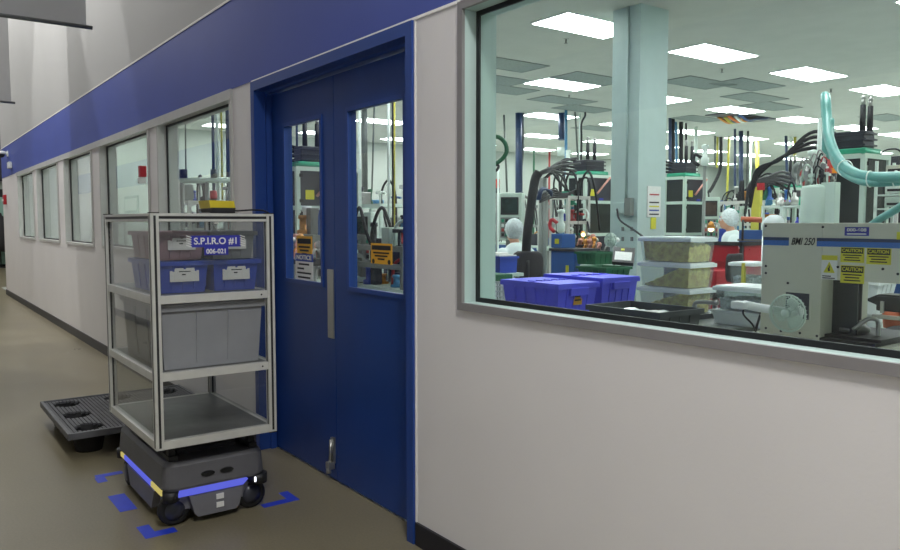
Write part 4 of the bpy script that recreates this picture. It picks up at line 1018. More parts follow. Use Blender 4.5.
# clear boxes with resin parts
def clearbox(cx, cy, z, lx, ly, h, label, fill, fillm='resin', lean=0, group='clear boxes stacked on the bench'):
    t = thing('clear_box', (cx, cy, z), label, 'box', group)
    b = MB(); th = .004; tp = .92; v = []
    for (W, Dp, zz) in ((lx*tp, ly*tp, z), (lx, ly, z+h), (lx-2*th, ly-2*th, z+h), (lx*tp-2*th, ly*tp-2*th, z+th)):
        v.append([b.bm.verts.new((cx+sx*W/2, cy+sy*Dp/2, zz)) for sx, sy in ((-1, -1), (1, -1), (1, 1), (-1, 1))])
    for k in range(3):
        for i in range(4): b.bm.faces.new((v[k][i], v[k][(i+1) % 4], v[k+1][(i+1) % 4], v[k+1][i]))
    b.bm.faces.new(v[0][::-1]); b.bm.faces.new(v[3]); b.build('body', 'clear_plastic', t)
    MB().box(cx-lx/2-.012, cx+lx/2+.012, cy-ly/2-.012, cy+ly/2+.012, z+h-.012, z+h+.012, .004).box(cx-lx/2, cx+lx/2, cy-ly/2, cy+ly/2, z+h+.012, z+h+.018, .003).build('lid', 'lid_white', t, label='white translucent lid')
    # pile of small parts
    N = 14; rg = random.Random(int(cx*1000+z*77)); b = MB(); W, Dp = lx*tp-.024, ly*tp-.024; top = []
    for i in range(N+1):
        row = []
        for j in range(N+1):
            u, w_ = i/N, j/N; hh = h*fill*(.75+lean*(u-.5)*1.6)+rg.uniform(-.012, .012); hh = max(.02, min(h-.008, hh)); s_ = 1+ (1/tp-1)*hh/h*.9
            row.append(b.bm.verts.new((cx+(u-.5)*W*s_, cy+(w_-.5)*Dp*s_, z+hh)))
        top.append(row)
    for i in range(N):
        for j in range(N): b.bm.faces.new((top[i][j], top[i+1][j], top[i+1][j+1], top[i][j+1]))
    edge = [top[i][0] for i in range(N+1)]+[top[N][j] for j in range(1, N+1)]+[top[i][N] for i in range(N-1, -1, -1)]+[top[0][j] for j in range(N-1, 0, -1)]
    bot = []
    for vtx in edge:
        dx, dy = vtx.co.x-cx, vtx.co.y-cy; s_ = max(abs(dx)/(W/2), abs(dy)/(Dp/2)); bot.append(b.bm.verts.new((cx+dx/s_, cy+dy/s_, z+.006)))
    n = len(edge)
    for i in range(n): b.bm.faces.new((edge[i], bot[i], bot[(i+1) % n], edge[(i+1) % n]))
    b.bm.faces.new(bot)
    c = b.build('contents', fillm); tag(c, 'tan moulded parts heaped in the %s' % label.split(',')[0] if fillm == 'resin' else 'grey white moulded parts heaped in the %s' % label.split(',')[0], 'moulded parts', None, 'stuff')
    return t
cr = atY(690, 262, 2.12); lx, ly = .385, .25; cx = cr.x-lx/2; cy = 2.12+ly/2; h = .142
clearbox(cx, cy, .83, lx, ly, h, 'clear box of tan parts, bottom one of the tall stack', .8, lean=.6)
clearbox(cx, cy, .83+h+.0185, lx, ly, h, 'clear box of tan parts, middle one of the tall stack', .72, lean=.9)
clearbox(cx, cy, .83+2*(h+.0185), lx, ly, h, 'clear box of tan parts, top one of the tall stack', 1.15, lean=-.15)
o = MB().box(cx-.2, cx+.2, cy-.14, cy+.14, .8, .83).build('riser_board', 'machine_dark'); tag(o, 'dark board under the tall stack of clear boxes', 'board')
# dark open crate with film bag
a = atY(600, 305, 1.75); b_ = atY(690, 318, 1.35)
t = tote('open_crate', -2.79, 1.60, .80, .50, .36, .13, 'tote_dark', 'dark grey open crate in front of the clear box stack', lab=False, cat='crate', rim=.03, taper=.94)
m = MB(); rg = random.Random(5)
o = MB(); 
for k in range(6):
    x = -2.99+.045*k; y = 1.50+.03*(k % 3); z = .815+.02*k
    o.prism([(x, .815), (x+.16, .815), (x+.14, .88+.01*(k % 3)), (x+.05, .90+.012*(k % 2)), (x+.01, .85)], 'Y', y, y+.12)
o = o.build('plastic_bag', 'film'); tag(o, 'crumpled translucent bag lying in the dark open crate', 'bag')
o = MB().box(-2.70, -2.60, 1.48, 1.58, .90, .92, .002).box(-2.70, -2.60, 1.48, 1.58, .81, .90).build('booklet', 'paper'); tag(o, 'white booklet sticking out of the dark open crate', 'paper')
# right clear bins
a = atY(762, 300, 2.35)
clearbox(-2.545, 2.29, .886, .33, .28, .125, 'clear bin of grey parts with a lid, upper bin left of the beige machine', .7, 'resin_white', group='clear bins left of the beige machine')
clearbox(-2.60, 2.47, .802-.14+.0, .40, .36, .01, 'x', .2, 'resin_white') if False else None
t = thing('clear_bin', (-2.62, 2.42, .6), 'pale lower bin under the clear bin of grey parts', 'bin')
MB().frust(-2.545, 2.29, .80, .87, .32, .28, .35, .31, bev=.004).box(-2.73, -2.36, 2.125, 2.455, .87, .885, .004).build('body', 'film', t)
m = MB().tube([(-2.78, 2.05, .80), (-2.78, 2.05, .90), (-2.75, 2.05, .93), (-2.62, 2.05, .935)], .013); o = m.build('tube_handle', 'steel'); tag(o, 'bent chrome tube handle beside the lower bin', 'handle')
# small clear bin behind
clearbox(*[v for v in (lambda p: (p.x, p.y))(at(751, 270, 6.0))], zof(290, 6.0), .20, .26, zof(264, 6.0)-zof(290, 6.0), 'small clear bin of white parts on the red cart end', .7, 'resin_white', group=None)
p = at(751, 290, 6.0); o = MB().box(p.x-.14, p.x+.14, p.y-.15, p.y+.15, 0, p.z, .01).build('side_cabinet', 'machine_pale'); tag(o, 'pale side cabinet below the small clear bin', 'cabinet')
p = at(743.5, 276, 5.9); o = MB().box(p.x-.012, p.x+.012, p.y-.012, p.y+.012, p.z-.07, p.z+.10).build('marker_strip', 'pipe_yellow'); tag(o, 'yellow strip left of the small clear bin', 'strip')
# red cart
x1, y0 = gnd(742, 7.9); ztp = zof(243, 7.9)
t = thing('tool_cart', (x1-.25, y0+.3, 0), 'red tool cart with drawers behind the dark chair', 'cart')
MB().box(x1-.40, x1, y0, y0+.5, .1, ztp-.06, .01).build('body', 'red', t)
for k in range(4): MB().box(x1, x1+.012, y0+.04, y0+.46, .2+.26*k, .40+.26*k, .004).box(x1+.012, x1+.02, y0+.12, y0+.38, .33+.26*k, .345+.26*k).build('drawer', 'red', t)
for k in range(4): MB().box(x1-.37, x1-.03, y0-.012, y0, .2+.26*k, .40+.26*k, .004).build('drawer', 'red', t)
MB().box(x1-.16, x1-.06, y0-.016, y0-.013, .92, .94).box(x1-.16, x1-.06, y0-.016, y0-.013, .87, .89).build('label_strip', 'paper', t)
m = MB(); m.box(x1-.42, x1+.03, y0-.03, y0, ztp-.03, ztp+.01).box(x1, x1+.03, y0, y0+.55, ztp-.03, ztp+.01)
for x, y in ((x1-.42, y0-.03), (x1, y0-.03), (x1, y0+.52)): m.box(x, x+.03, y, y+.03, ztp-.3, ztp)
m.build('push_rail', 'fabric_dark', t)
for x in (x1-.35, x1-.05):
    for y in (y0+.05, y0+.45): MB().cyl((x-.02, y, .05), (x+.02, y, .05), .05).build('wheel', 'rubber', t)
x1, y0 = gnd(699, 7.8); o = MB().box(x1-.1, x1+.22, y0, y0+.4, 0, zof(270, 7.8), .01).build('red_cabinet', 'red'); tag(o, 'low red cabinet left of the dark chair', 'cabinet')
# bench beneath right operator's hands
x1, y0 = gnd(711, 9.0); z = zof(243, 9.0)
t = thing('work_table', (x1-.3, y0+.4, 0), 'pale table with papers under the hands of the right operator', 'table')
B('top', 'white_plastic', x1-.55, x1+.02, y0, y0+.45, z-.03, z, t); B('front_skirt', 'paper', x1-.5, x1+.01, y0+.01, y0+.02, z-.2, z-.04, t)
for x in (x1-.5, x1-.02):
    for y in (y0+.04, y0+.41): MB().cyl((x, y, 0), (x, y, z-.03), .018).build('leg', 'machine_grey', t)
p = at(711, 229, 9.9); t = thing('task_lamp', p, 'small warm glowing work lamp beside the right control panel', 'lamp')
MB().ball(p, .035).build('bulb', 'lamp_warm', t); MB().lathe([(.06, 0), (.03, .07), (.01, .09)], (p.x, p.y, p.z+.01)).build('shade', 'brass', t); MB().cyl((p.x+.07, p.y+.05, z), (p.x+.07, p.y+.05, p.z+.07), .008).tube([(p.x+.07, p.y+.05, p.z+.07), (p.x, p.y, p.z+.09)], .008).build('stem', 'steel', t)
# glowing brass gripper assemblies left of the column
def gripper(px, py, D, label, lit=True, seed=1):
    p = at(px, py, D); rg = random.Random(seed)
    t = thing('gripper_assembly', (p.x, p.y, p.z-.2), label, 'machine part')
    MB().cyl((p.x, p.y, 0), (p.x, p.y, p.z-.12), .03).build('post', 'machine_grey', t)
    MB().box(p.x-.16, p.x+.16, p.y-.08, p.y+.08, p.z-.13, p.z-.08, .01).build('carriage', 'black_plastic', t)
    for k in range(6):
        x = p.x-.13+.05*k; y = p.y+rg.uniform(-.05, .05); hh = rg.uniform(.04, .14)
        MB().cyl((x, y, p.z-.08), (x, y, p.z-.08+hh), .016).ball((x, y, p.z-.08+hh), .03).tube([(x, y, p.z-.05), (x+.04, y-.05, p.z-.02), (x+.03, y-.09, p.z-.09)], .008).build('jaw', ['brass', 'pink_plastic', 'steel'][k % 3], t)
    if lit: MB().ball((p.x-.02, p.y-.06, p.z+.04), .024).build('lamp', 'lamp_warm', t)
    return t
gripper(588, 238, 9.0, 'brass coloured gripper fixtures lit by a warm lamp left of the column', True, 2)
gripper(596, 243, 8.5, 'lower brass gripper fixture behind the green bin', False, 3)
gripper(568, 240, 9.0, 'chrome gripper fixture right of the blue machine', False, 6)
gripper(487, 250, 8.0, 'pinkish gripper fixture at the left edge of the big window', False, 7)
gripper(312, 246, 5.3, 'warm lit fixture seen beside the notice in the left door pane', True, 8)
gripper(291, 240, 5.9, 'warm lit fixture at the left edge of the left door pane', True, 9)
# red and white actuators
def actuator(px, py, D, label, a_='red', b_='pipe_white'):
    p = at(px, py, D); t = thing('actuator', p, label, 'machine part')
    MB().cyl((p.x, p.y, 0), (p.x, p.y, p.z-.08), .02).build('post', 'machine_grey', t)
    MB().lathe([(.03, -.10), (.05, -.08), (.05, .0), (.03, .02), (.03, .12), (.045, .13), (.045, .16), (.01, .17)], p).build('body', b_, t)
    MB().tube([(p.x-.04, p.y, p.z), (p.x-.12, p.y-.03, p.z+.05), (p.x-.14, p.y-.04, p.z-.03), (p.x-.06, p.y-.05, p.z-.09)], .022).build('elbow', a_, t)
actuator(561, 224, 8.8, 'white actuator with red elbow above the blue machine')
actuator(705, 158, 9.6, 'white actuator with black elbow above the right press', 'hose_black')
actuator(813, 170, 6.4, 'white actuator on top of the hopper, left one', 'machine_grey')
actuator(820, 176, 6.5, 'white actuator on top of the hopper, right one', 'label_red')
p = at(562, 142, 14.3); q_ = ORG[njp.name]; MB().cyl((q_.x, q_.y, p.z-.12), (q_.x, q_.y, p.z+.05), .09).build('joint', 'pipe_white', njp)
# round silver fan by the column
def fan(px, py, D, R_, label, rz, cable=True, base='clip'):
    p = at(px, py, D); t = thing('clip_fan', p, label, 'fan')
    m = MB()
    for k in range(9): m.torus((p.x, p.y-.035+.004*abs(k-4) if False else p.y-.03, p.z), R_*(.22+.78*k/8)-.002, .0016, 'Y')
    for k in range(28):
        a = 2*PI*k/28; c, s_ = math.cos(a), math.sin(a)
        m.tube([(p.x+.2*R_*c, p.y-.036, p.z+.2*R_*s_), (p.x+.7*R_*c, p.y-.034, p.z+.7*R_*s_), (p.x+R_*c, p.y-.015, p.z+R_*s_), (p.x+R_*.9*c, p.y+.02, p.z+R_*.9*s_), (p.x+R_*.3*c, p.y+.035, p.z+R_*.3*s_)], .0011, seg=5, n=3)
    m.torus((p.x, p.y-.012, p.z), R_, .005, 'Y'); m.build('guard', 'machine_pale', t)
    MB().lathe([(R_*.24, -.0), (R_*.24, .006), (.004, .009)], (p.x, p.y-.034, p.z), axis='Y').build('badge', 'machine_pale', t)
    for k in range(3):
        a0 = 2*PI*k/3+.4; b = MB(); n = 8; rings = []
        for i in range(n+1):
            rr = R_*(.2+.66*i/n); row = []
            for j in range(7):
                aa = a0+(j/6)*(1.4*(.6+.4*math.sin(PI*i/n)))+.3*i/n; row.append(b.bm.verts.new((p.x+rr*math.cos(aa), p.y-.012+.026*(j/6), p.z+rr*math.sin(aa))))
            rings.append(row)
        for i in range(n):
            for j in range(6): f = b.bm.faces.new((rings[i][j], rings[i+1][j], rings[i+1][j+1], rings[i][j+1])); f.smooth = True
        o = b.build('blade', 'machine_pale', t); sm = o.modifiers.new('s', 'SOLIDIFY'); sm.thickness = .002
    MB().lathe([(R_*.22, -.05), (R_*.26, -.02), (R_*.2, .018)], (p.x, p.y+.0, p.z), axis='Y').build('hub', 'machine_pale', t)
    MB().lathe([(R_*.2, -.10), (R_*.36, -.085), (R_*.36, -.035)], (p.x, p.y, p.z), axis='Y').build('motor', 'white_plastic', t)
    return t, p
t, p = fan(789, 313, 3.84, .092, 'white clip fan in front of the beige machine', 0)
MB().tube([(p.x-.05, p.y+.05, p.z), (p.x-.16, p.y-.02, p.z+.015), (p.x-.22, p.y-.06, p.z+.03)], .022).box(p.x-.27, p.x-.19, p.y-.10, p.y-.04, p.z+.005, p.z+.045, .012).build('clip_arm', 'white_plastic', t)
MB().tube([(p.x-.22, p.y-.05, p.z+.01), (p.x-.24, p.y-.02, p.z-.03), (p.x-.20, p.y, p.z-.08), (p.x-.24, p.y+.1, .81)], .005).build('cord', 'hose_black', t)
t, p = fan(611.5, 240, 7.0, .062, 'small grey fan just left of the white column', 0)
MB().cyl((p.x, p.y+.04, 0), (p.x, p.y+.04, p.z-.05), .012).cyl((p.x, p.y+.04, 0), (p.x, p.y+.04, .02), .12).build('stand', 'machine_grey', t)
o = MB().cyl(at(753, 338, 4.2), at(769, 288, 4.4), .007).build('black_rod', 'hose_black'); tag(o, 'thin black rod leaning beside the clip fan', 'rod')
# green bin and small table left of column
t, g = shelfbench(580, 612, 264.5, 7.4, .4, 'table with a green bin left of the white column')
tote('parts_bin', g[1]-.16, g[2]+.2, g[4]+.0, .26, .30, .02+.10, 'dark_green', 'dark green bin on the table left of the white column', lab=False, cat='bin')
x1, y0 = gnd(606, 6.2); tote('parts_bin', x1-.16, y0+.16, zof(281, 6.2), .32, .30, zof(268, 6.2)-zof(281, 6.2), 'dark_green', 'dark green ribbed bin right behind the violet totes', lab=False, cat='bin')
o = MB().box(x1-.34, x1+.02, y0-.02, y0+.34, 0, zof(281, 6.2)).build('storage_cabinet', 'machine_blue'); tag(o, 'blue cabinet under the dark green ribbed bin', 'cabinet')
# blue pillar + white rack + roller
x1, y0 = gnd(762, 8.4)
t = thing('blue_cabinet', (x1-.1, y0+.1, 0), 'tall blue machine cabinet left of the beige machine', 'machine')
MB().box(x1-.28, x1, y0, y0+.3, 0, zof(230, 8.6), .006).build('body', 'machine_blue', t); MB().box(x1-.29, x1+.01, y0-.01, y0+.31, zof(241, 8.6), zof(239, 8.6)).build('band', 'dull_steel', t)
MB().cyl(at(741, 219, 8.5), at(762, 220, 8.4), .03).build('roller', 'orange_roller', t, label='orange roller bar')
m = MB()
for px_ in (743, 760):
    p = at(px_, 220, 8.45); m.cyl((p.x, p.y, 1.2), p, .012)
m.build('roller_stand', 'alu_dark', t)
x1, y0 = gnd(800, 9.0); zz = zof(207, 9.0)
t = thing('shelf_rack', (x1-.4, y0, 0), 'white shelf rack loaded with small parts behind the beige machine', 'rack')
m = MB(); xl, yl = gnd(747, 9.2)
for x in (xl, (xl+x1)/2, x1): m.box(x-.015, x+.015, y0, y0+.03, 0, zz+.02).box(x-.015, x+.015, y0+.5, y0+.53, 0, zz+.02)
for z in (zz, zz-.28): m.box(xl, x1, y0, y0+.53, z, z+.02)
m.build('frame', 'pipe_white', t)
rg = random.Random(77)
W_ = ['first', 'second', 'third', 'fourth', 'fifth', 'sixth', 'seventh', 'eighth', 'ninth', 'tenth', 'eleventh']
for k in range(22):
    x = xl+.08+(x1-xl-.16)*(k % 11)/10; y = rg.uniform(y0+.1, y0+.42); lv = zz+.02 if k < 11 else zz-.26; r_ = rg.uniform(.02, .05); hh = rg.uniform(.05, .16)
    c = rg.choice(['black_plastic', 'red', 'machine_blue', 'steel', 'white_plastic', 'sign_violet' if False else 'tote_violet', 'orange', 'machine_grey', 'green'])
    o = MB().lathe([(r_, 0), (r_, hh*.6), (r_*.4, hh*.7), (r_*.4, hh)], (x, y, lv), seg=10).build('small_bottle', c)
    tag(o, '%s small bottle, %s from the left on the white rack\'s %s shelf' % ({'black_plastic': 'black', 'red': 'red', 'machine_blue': 'blue', 'steel': 'silver', 'white_plastic': 'white', 'tote_violet': 'violet', 'orange': 'orange', 'machine_grey': 'grey', 'green': 'green'}[c], W_[k % 11], 'upper' if lv > zz else 'lower'), 'bottle', 'small bottles on the white shelf rack')
o = MB(); p = at(774, 224, 6.2)
o.lathe([(.09, -.1), (.09, .0), (.07, .05), (.03, .075)], p); o.cyl((p.x, p.y, 0), (p.x, p.y, p.z-.09), .09)
o = o.build('covered_reel', 'film'); tag(o, 'domed translucent reel peeking over the beige machine', 'reel')
# hopper
x, y = gnd(819, 6.0); z0, z1 = 1.3, zof(186, 6.0)
t = thing('material_hopper', (x, y, 0), 'white cylindrical material hopper above the beige machine', 'hopper')
r_ = .138
MB().lathe([(r_, 1.0), (r_, z1-.02), (r_-.01, z1), (.03, z1+.012)], (x, y, 0), seg=32).build('drum', 'machine_pale', t)
MB().box(x+.06, x+.17, y-.10, y-.02, .9, z1+.02, .004).build('side_post', 'machine_pale', t)
MB().box(x-.11, x+.11, y-.11, y+.11, 0, 1.0, .01).build('stand', 'machine_grey', t)
rg = random.Random(12)
for k in range(14):
    a = rg.uniform(0, 2*PI); rr = rg.uniform(.02, .11); hh = rg.uniform(.06, .26); X_, Y_ = x+rr*math.cos(a), y+rr*math.sin(a)
    MB().cyl((X_, Y_, z1), (X_, Y_, z1+hh), rg.uniform(.007, .016), seg=8).box(X_-.02, X_+.02, Y_-.015, Y_+.015, z1+hh*.5, z1+hh*.7).tube([(X_, Y_, z1+hh), (X_-.05, Y_, z1+hh+.03), (X_-.1, Y_+.03, z1+hh*.4), (X_-.08, Y_, z1+.01)], .006).build('fitting', rg.choice(['steel', 'pipe_white', 'hose_black', 'machine_grey', 'label_red', 'machine_pale']), t)
pa = at(820.5, 118, 6.3); pb = at(819, 142, 6.3)
MB().cyl((pb.x, pb.y, z1), pa, .018).build('riser_pipe', 'pipe_white', t)
# teal hoses
o = MB().tube([at(826, 190, 6.6), at(826, 130, 6.5), at(825, 102, 6.35), at(825, 96, 6.15), at(826, 100, 5.95), at(827, 118, 5.8), at(829, 138, 5.6), at(837, 158, 5.4), at(852, 172, 5.2), at(872, 177, 5.0), at(905, 177, 4.8)], .036, seg=14, n=8).build('teal_hose', 'teal_hose')
tag(o, 'thick teal hose arching from the hopper to the right edge, upper one', 'hose')
o = MB().tube([at(831, 120, 5.75), at(831, 145, 5.6), at(836, 165, 5.4), at(850, 177, 5.2), at(870, 183, 5.0), at(905, 182, 4.85)], .024, seg=12, n=8).build('teal_hose', 'teal_hose')
tag(o, 'thinner teal hose strapped under the thick one', 'hose')
o = MB().tube([at(868, 228, 5.0), at(880, 219, 4.9), at(892, 212, 4.8), at(906, 203, 4.7)], .024, seg=12).build('teal_hose', 'teal_hose')
tag(o, 'short teal hose rising from behind the beige machine to the right edge', 'hose')
for u, v, D_ in ((845, 168, 5.25), (870, 179, 5.0), (896, 179, 4.9)):
    p = at(u, v, D_); o = MB().torus(p, .052, .004, 'X' if u > 860 else 'Y').build('cable_tie', 'pipe_white'); tag(o, 'white cable tie on the teal hoses, %s' % {845: 'on the bend', 870: 'in front of the tall press', 896: 'nearest the right edge'}[u], 'cable tie')
# right shelving: pale control boxes
x1, y0 = gnd(899, 6.2)
for k, (pa_, pb_, c, lb) in enumerate(((165, 173, 'machine_beige', 'beige box at the right edge above the teal hose'), (186, 193, 'pipe_white', 'white box at the right edge under the teal hose'), (197, 207, 'machine_pale', 'pale control box at the right edge above the short teal hose'))):
    t = thing('control_box', (x1, y0, zof(pb_, 6.2)), lb, 'box'); MB().box(x1-.12, x1+.1, y0, y0+.3, zof(pb_, 6.2), zof(pa_, 6.2), .006).build('case', c, t)
    MB().box(x1+.1, x1+.104, y0+.05, y0+.22, zof(pb_, 6.2)+.02, zof(pb_, 6.2)+.04).box(x1-.1, x1+.08, y0-.004, y0, zof(pb_, 6.2)+.015, zof(pb_, 6.2)+.035).build('slot', 'gasket', t)
m = MB()
for z in (zof(194, 6.2), zof(208, 6.2), zof(174, 6.2)): m.box(x1-.2, x1+.2, y0-.01, y0+.32, z-.012, z-.001)
for x in (x1-.2, x1+.18):
    for y in (y0-.01, y0+.3): m.box(x, x+.02, y, y+.02, 0, zof(160, 6.2))
o = m.build('shelf_rack', 'pipe_white'); tag(o, 'thin white shelf rack at the right edge of the picture', 'rack')
# ---------------- beige machine
YM = 2.0
tl = atY(763, 223, YM); bl = atY(757, 331, YM)
xl = tl.x; zt = 1.398; zb_ = .80
xr0 = atY(821, 290, YM).x                      # end of the solid lower part
znotch = atY(850, 281, YM).z
T = thing('molding_machine', (xl+.5, YM+.3, 0), 'beige molding machine marked BMI 250 with a blue stripe and caution labels', 'machine')
XM = -.60
MB().box(xl, xr0, YM, YM+.5, zb_, zt, .004).build('housing', 'machine_beige', T)
MB().box(xr0, XM, YM, YM+.5, znotch, zt, .003).build('upper_housing', 'machine_beige', T)
b1 = atY(876, 345, YM).x
MB().box(xl-.06, b1+.05, YM-.05, YM+.56, .70, .80, .006).build('bed', 'machine_beige', T)
MB().box(xl, b1, YM, YM+.5, 0, .70).build('plinth', 'machine_beige', T)
MB().box(xr0, b1, YM+.05, YM+.5, .80, .83).box(xr0+.0, b1, YM, YM+.05, .80, .815).build('slide_way', 'black_plastic', T)
B('window_panel', 'panel_smoke', xr0, atY(846, 290, YM).x, YM+.12, YM+.13, .83, znotch, T)
# stripe
zs0 = atY(765, 245, YM).z; zs1 = atY(765, 237, YM).z
xa = atY(789, 240, YM).x; xb = atY(817, 240, YM).x
MB().box(xl+.006, xa, YM-.002, YM, zs0, zs0+(zs1-zs0)*.62).box(xb, XM, YM-.002, YM, zs0, zs0+(zs1-zs0)*.62).build('stripe', 'pipe_blue', T, label='bright blue stripe').data.materials[0] = M['ink_blue']
mat('stripe_blue', (52, 110, 190), .4)
scn.collection.objects[-1].data.materials[0] = M['stripe_blue']
MB().box(xl+.006, xa, YM-.002, YM, zs0+(zs1-zs0)*.62, zs1).box(xb, XM, YM-.002, YM, zs0+(zs1-zs0)*.62, zs1).build('stripe', 'pipe_navy', T, label='dark blue stripe')
text('BMI 250', .052, ((xa+xb)/2, YM-.003, (zs0+zs1)/2), '-Y', 'ink', T, bold=.0006, width=(xb-xa)*.84, shear=.3)
def plate(px0, py0, px1, py1, m, nm='plate', y=YM-.002, th=.002):
    a = atY(px0, py0, YM); b = atY(px1, py1, YM); return (a.x, b.x, b.z, a.z)
x0, x1, z0, z1 = plate(845, 227, 869, 236, '')
s = B('asset_plate', 'sign_blue', x0, x1, YM-.002, YM, z0, z1, T); text('000-608', .022, ((x0+x1)/2, YM-.003, z0+(z1-z0)*.66), '-Y', 'paper', T, bold=.0005, width=(x1-x0)*.8)
MB().box(x0+.012, x1-.012, YM-.0032, YM-.002, z0+.006, z0+.012).build('print', 'paper', s)
for k, (u0, v0, u1, v1) in enumerate(((841, 247, 864, 263), (867, 248, 891, 265), (841, 265, 864, 284))):
    x0, x1, z0, z1 = plate(u0, v0, u1, v1, '')
    s = B('caution_label', 'sign_yellow', x0, x1, YM-.002, YM, z0, z1, T); hh = (z1-z0)
    B('heading', 'ink', x0+.004, x1-.004, YM-.003, YM-.002, z1-hh*.40, z1-hh*.04, s)
    text('CAUTION', hh*.30, ((x0+x1)/2, YM-.004, z1-hh*.22), '-Y', 'sign_yellow', s, bold=.0006, width=(x1-x0)*.84)
    q = MB()
    for r, w_ in enumerate((.8, .6, .7)): q.box((x0+x1)/2-w_*(x1-x0)/2, (x0+x1)/2+w_*(x1-x0)/2, YM-.003, YM-.002, z1-hh*(.56+.16*r), z1-hh*(.49+.16*r))
    q.build('print', 'ink', s)
x0, x1, z0, z1 = plate(822, 255, 837, 280, '')
s = B('hazard_label', 'paper', x0, x1, YM-.002, YM, z0, z1, T); hh = z1-z0
B('heading', 'sign_yellow', x0, x1, YM-.003, YM-.002, z1-hh*.2, z1, s)
cx_ = (x0+x1)/2; w_ = (x1-x0)*.36
MB().prism([(cx_-w_, z0+hh*.28), (cx_+w_, z0+hh*.28), (cx_, z0+hh*.74)], 'Y', YM-.0035, YM-.002).build('warning_triangle', 'sign_yellow', s)
MB().prism([(cx_-.005, z0+hh*.34), (cx_+.006, z0+hh*.36), (cx_+.002, z0+hh*.48), (cx_+.006, z0+hh*.5), (cx_-.002, z0+hh*.62), (cx_-.001, z0+hh*.5), (cx_-.006, z0+hh*.48)], 'Y', YM-.0045, YM-.0034).box(x0+.006, x1-.03, YM-.003, YM-.002, z0+hh*.12, z0+hh*.16).box(x0+.006, x1-.01, YM-.003, YM-.002, z0+hh*.04, z0+hh*.08).build('print', 'ink', s)
x0, x1, z0, z1 = plate(897, 232, 915, 240, ''); B('asset_plate', 'sign_yellow', x0, x1, YM-.002, YM, z0, z1, T)
m = MB()
for (u, v) in ((766, 226), (823, 227), (788, 283), (766, 266), (766, 273), (883, 269), (898, 274), (766, 328), (781, 331), (800, 333), (817, 336), (838, 267)):
    p = atY(u, v, YM); m.cyl((p.x, YM-.003, p.z), (p.x, YM, p.z), .0065, seg=10)
m.build('screw', 'ink', T)
x0, x1, z0, z1 = plate(786, 292, 809, 320, '')
MB().box(x0, x1, YM-.0015, YM-.0002, z0, z1).build('fan_vent', 'machine_dark', T); 
m = MB(); m.box(x0-.008, x1+.008, YM-.004, YM, z1, z1+.008).box(x1, x1+.008, YM-.004, YM, z0, z1).build('vent_rim', 'machine_beige', T)
# injection nozzle cylinder in the notch
p = atY(853, 300, YM+.2)
t2 = MB().cyl((p.x, YM+.2, .90), (p.x, YM+.2, znotch), .042).cyl((p.x, YM+.2, .86), (p.x, YM+.2, .90), .05, .03).box(p.x-.07, p.x+.01, YM+.14, YM+.26, znotch-.14, znotch).build('nozzle', 'black_plastic', T)
MB().lathe([(.07, .83), (.085, .845), (.085, .86), (.06, .875), (.06, .885)], (p.x, YM+.2, 0)).build('clamp_ring', 'dull_steel', T)
m = MB().tube([atY(853, 330, YM+.12)+Vector((0, 0, 0)), atY(866, 320, YM+.14), atY(874, 319, YM+.16), atY(878, 323, YM+.2), atY(878, 338, YM+.2)], .011); m.build('bent_pipe', 'steel', T)
# bins stacked behind the notch
for k, (py_t, lb) in enumerate(((285, 'white slotted bin behind the notch of the beige machine, top'), (300, 'white slotted bin behind the notch of the beige machine, middle'), (322, 'white slotted bin behind the notch of the beige machine, bottom'))):
    D_ = 5.6; x, y = gnd(865, D_); z1_ = zof(py_t-3, D_); hh = .13 if k else .12
    tote('slotted_bin', x-.02, y+.15, z1_-hh, .26, .30, hh, 'white_plastic', lb, 'white bins behind the notch', lab=False, cat='bin', taper=.86)
x, y = gnd(865, 5.6); zt2 = zof(319, 5.6)-.13
o = MB().box(x-.18, x+.14, y, y+.32, 0, zt2, .01).build('low_cabinet', 'machine_pale'); tag(o, 'pale low cabinet under the white slotted bins', 'cabinet')
# blue machine at the right edge and black gripper heads
x1, y0 = gnd(868, 6.4)
o = MB().box(x1, x1+1.2, y0+.5, y0+.6, 0, 1.33).build('blue_guard', 'machine_blue'); tag(o, 'large blue guard panel behind the beige machine at the right edge', 'panel')
t = thing('clamp_head', (*gnd(892, 4.6), .6), 'black and copper clamp head at the lower right edge', 'machine part')
p = at(890, 306, 4.6)
MB().box(p.x-.06, p.x+.3, p.y-.05, p.y+.12, p.z-.03, p.z+.06, .01).prism([(p.x-.13, p.z+.03), (p.x-.05, p.z+.07), (p.x+.1, p.z+.07), (p.x+.1, p.z-.02), (p.x-.05, p.z)], 'Y', p.y-.04, p.y+.1).build('head', 'black_plastic', t)
MB().box(p.x-.07, p.x+.3, p.y-.08, p.y-.05, p.z-.075, p.z-.05, .006).box(p.x-.03, p.x-.01, p.y-.06, p.y-.05, p.z-.04, p.z+.03).build('rail', 'steel', t)
MB().cyl((p.x+.02, p.y, p.z-.13), (p.x+.02, p.y, p.z-.03), .05, .06).build('copper_cup', 'brass', t).data.materials[0] = M['orange_roller']
MB().cyl((p.x+.15, p.y+.03, 0), (p.x+.15, p.y+.03, p.z), .05).build('post', 'machine_grey', t)
t = thing('cable_coil', (*gnd(892, 4.4), .8), 'coil of black hoses below the clamp head at the lower right', 'hose')
p = at(893, 343, 4.4)
for k in range(5): MB().torus((p.x, p.y+.02*k, p.z-.01*k), .075+.012*k, .012, 'Y').build('loop', 'hose_black' if k % 2 else 'black_plastic', t)
MB().cyl((p.x, p.y+.04, 0), (p.x, p.y+.04, p.z-.1), .03).build('stand', 'machine_grey', t)

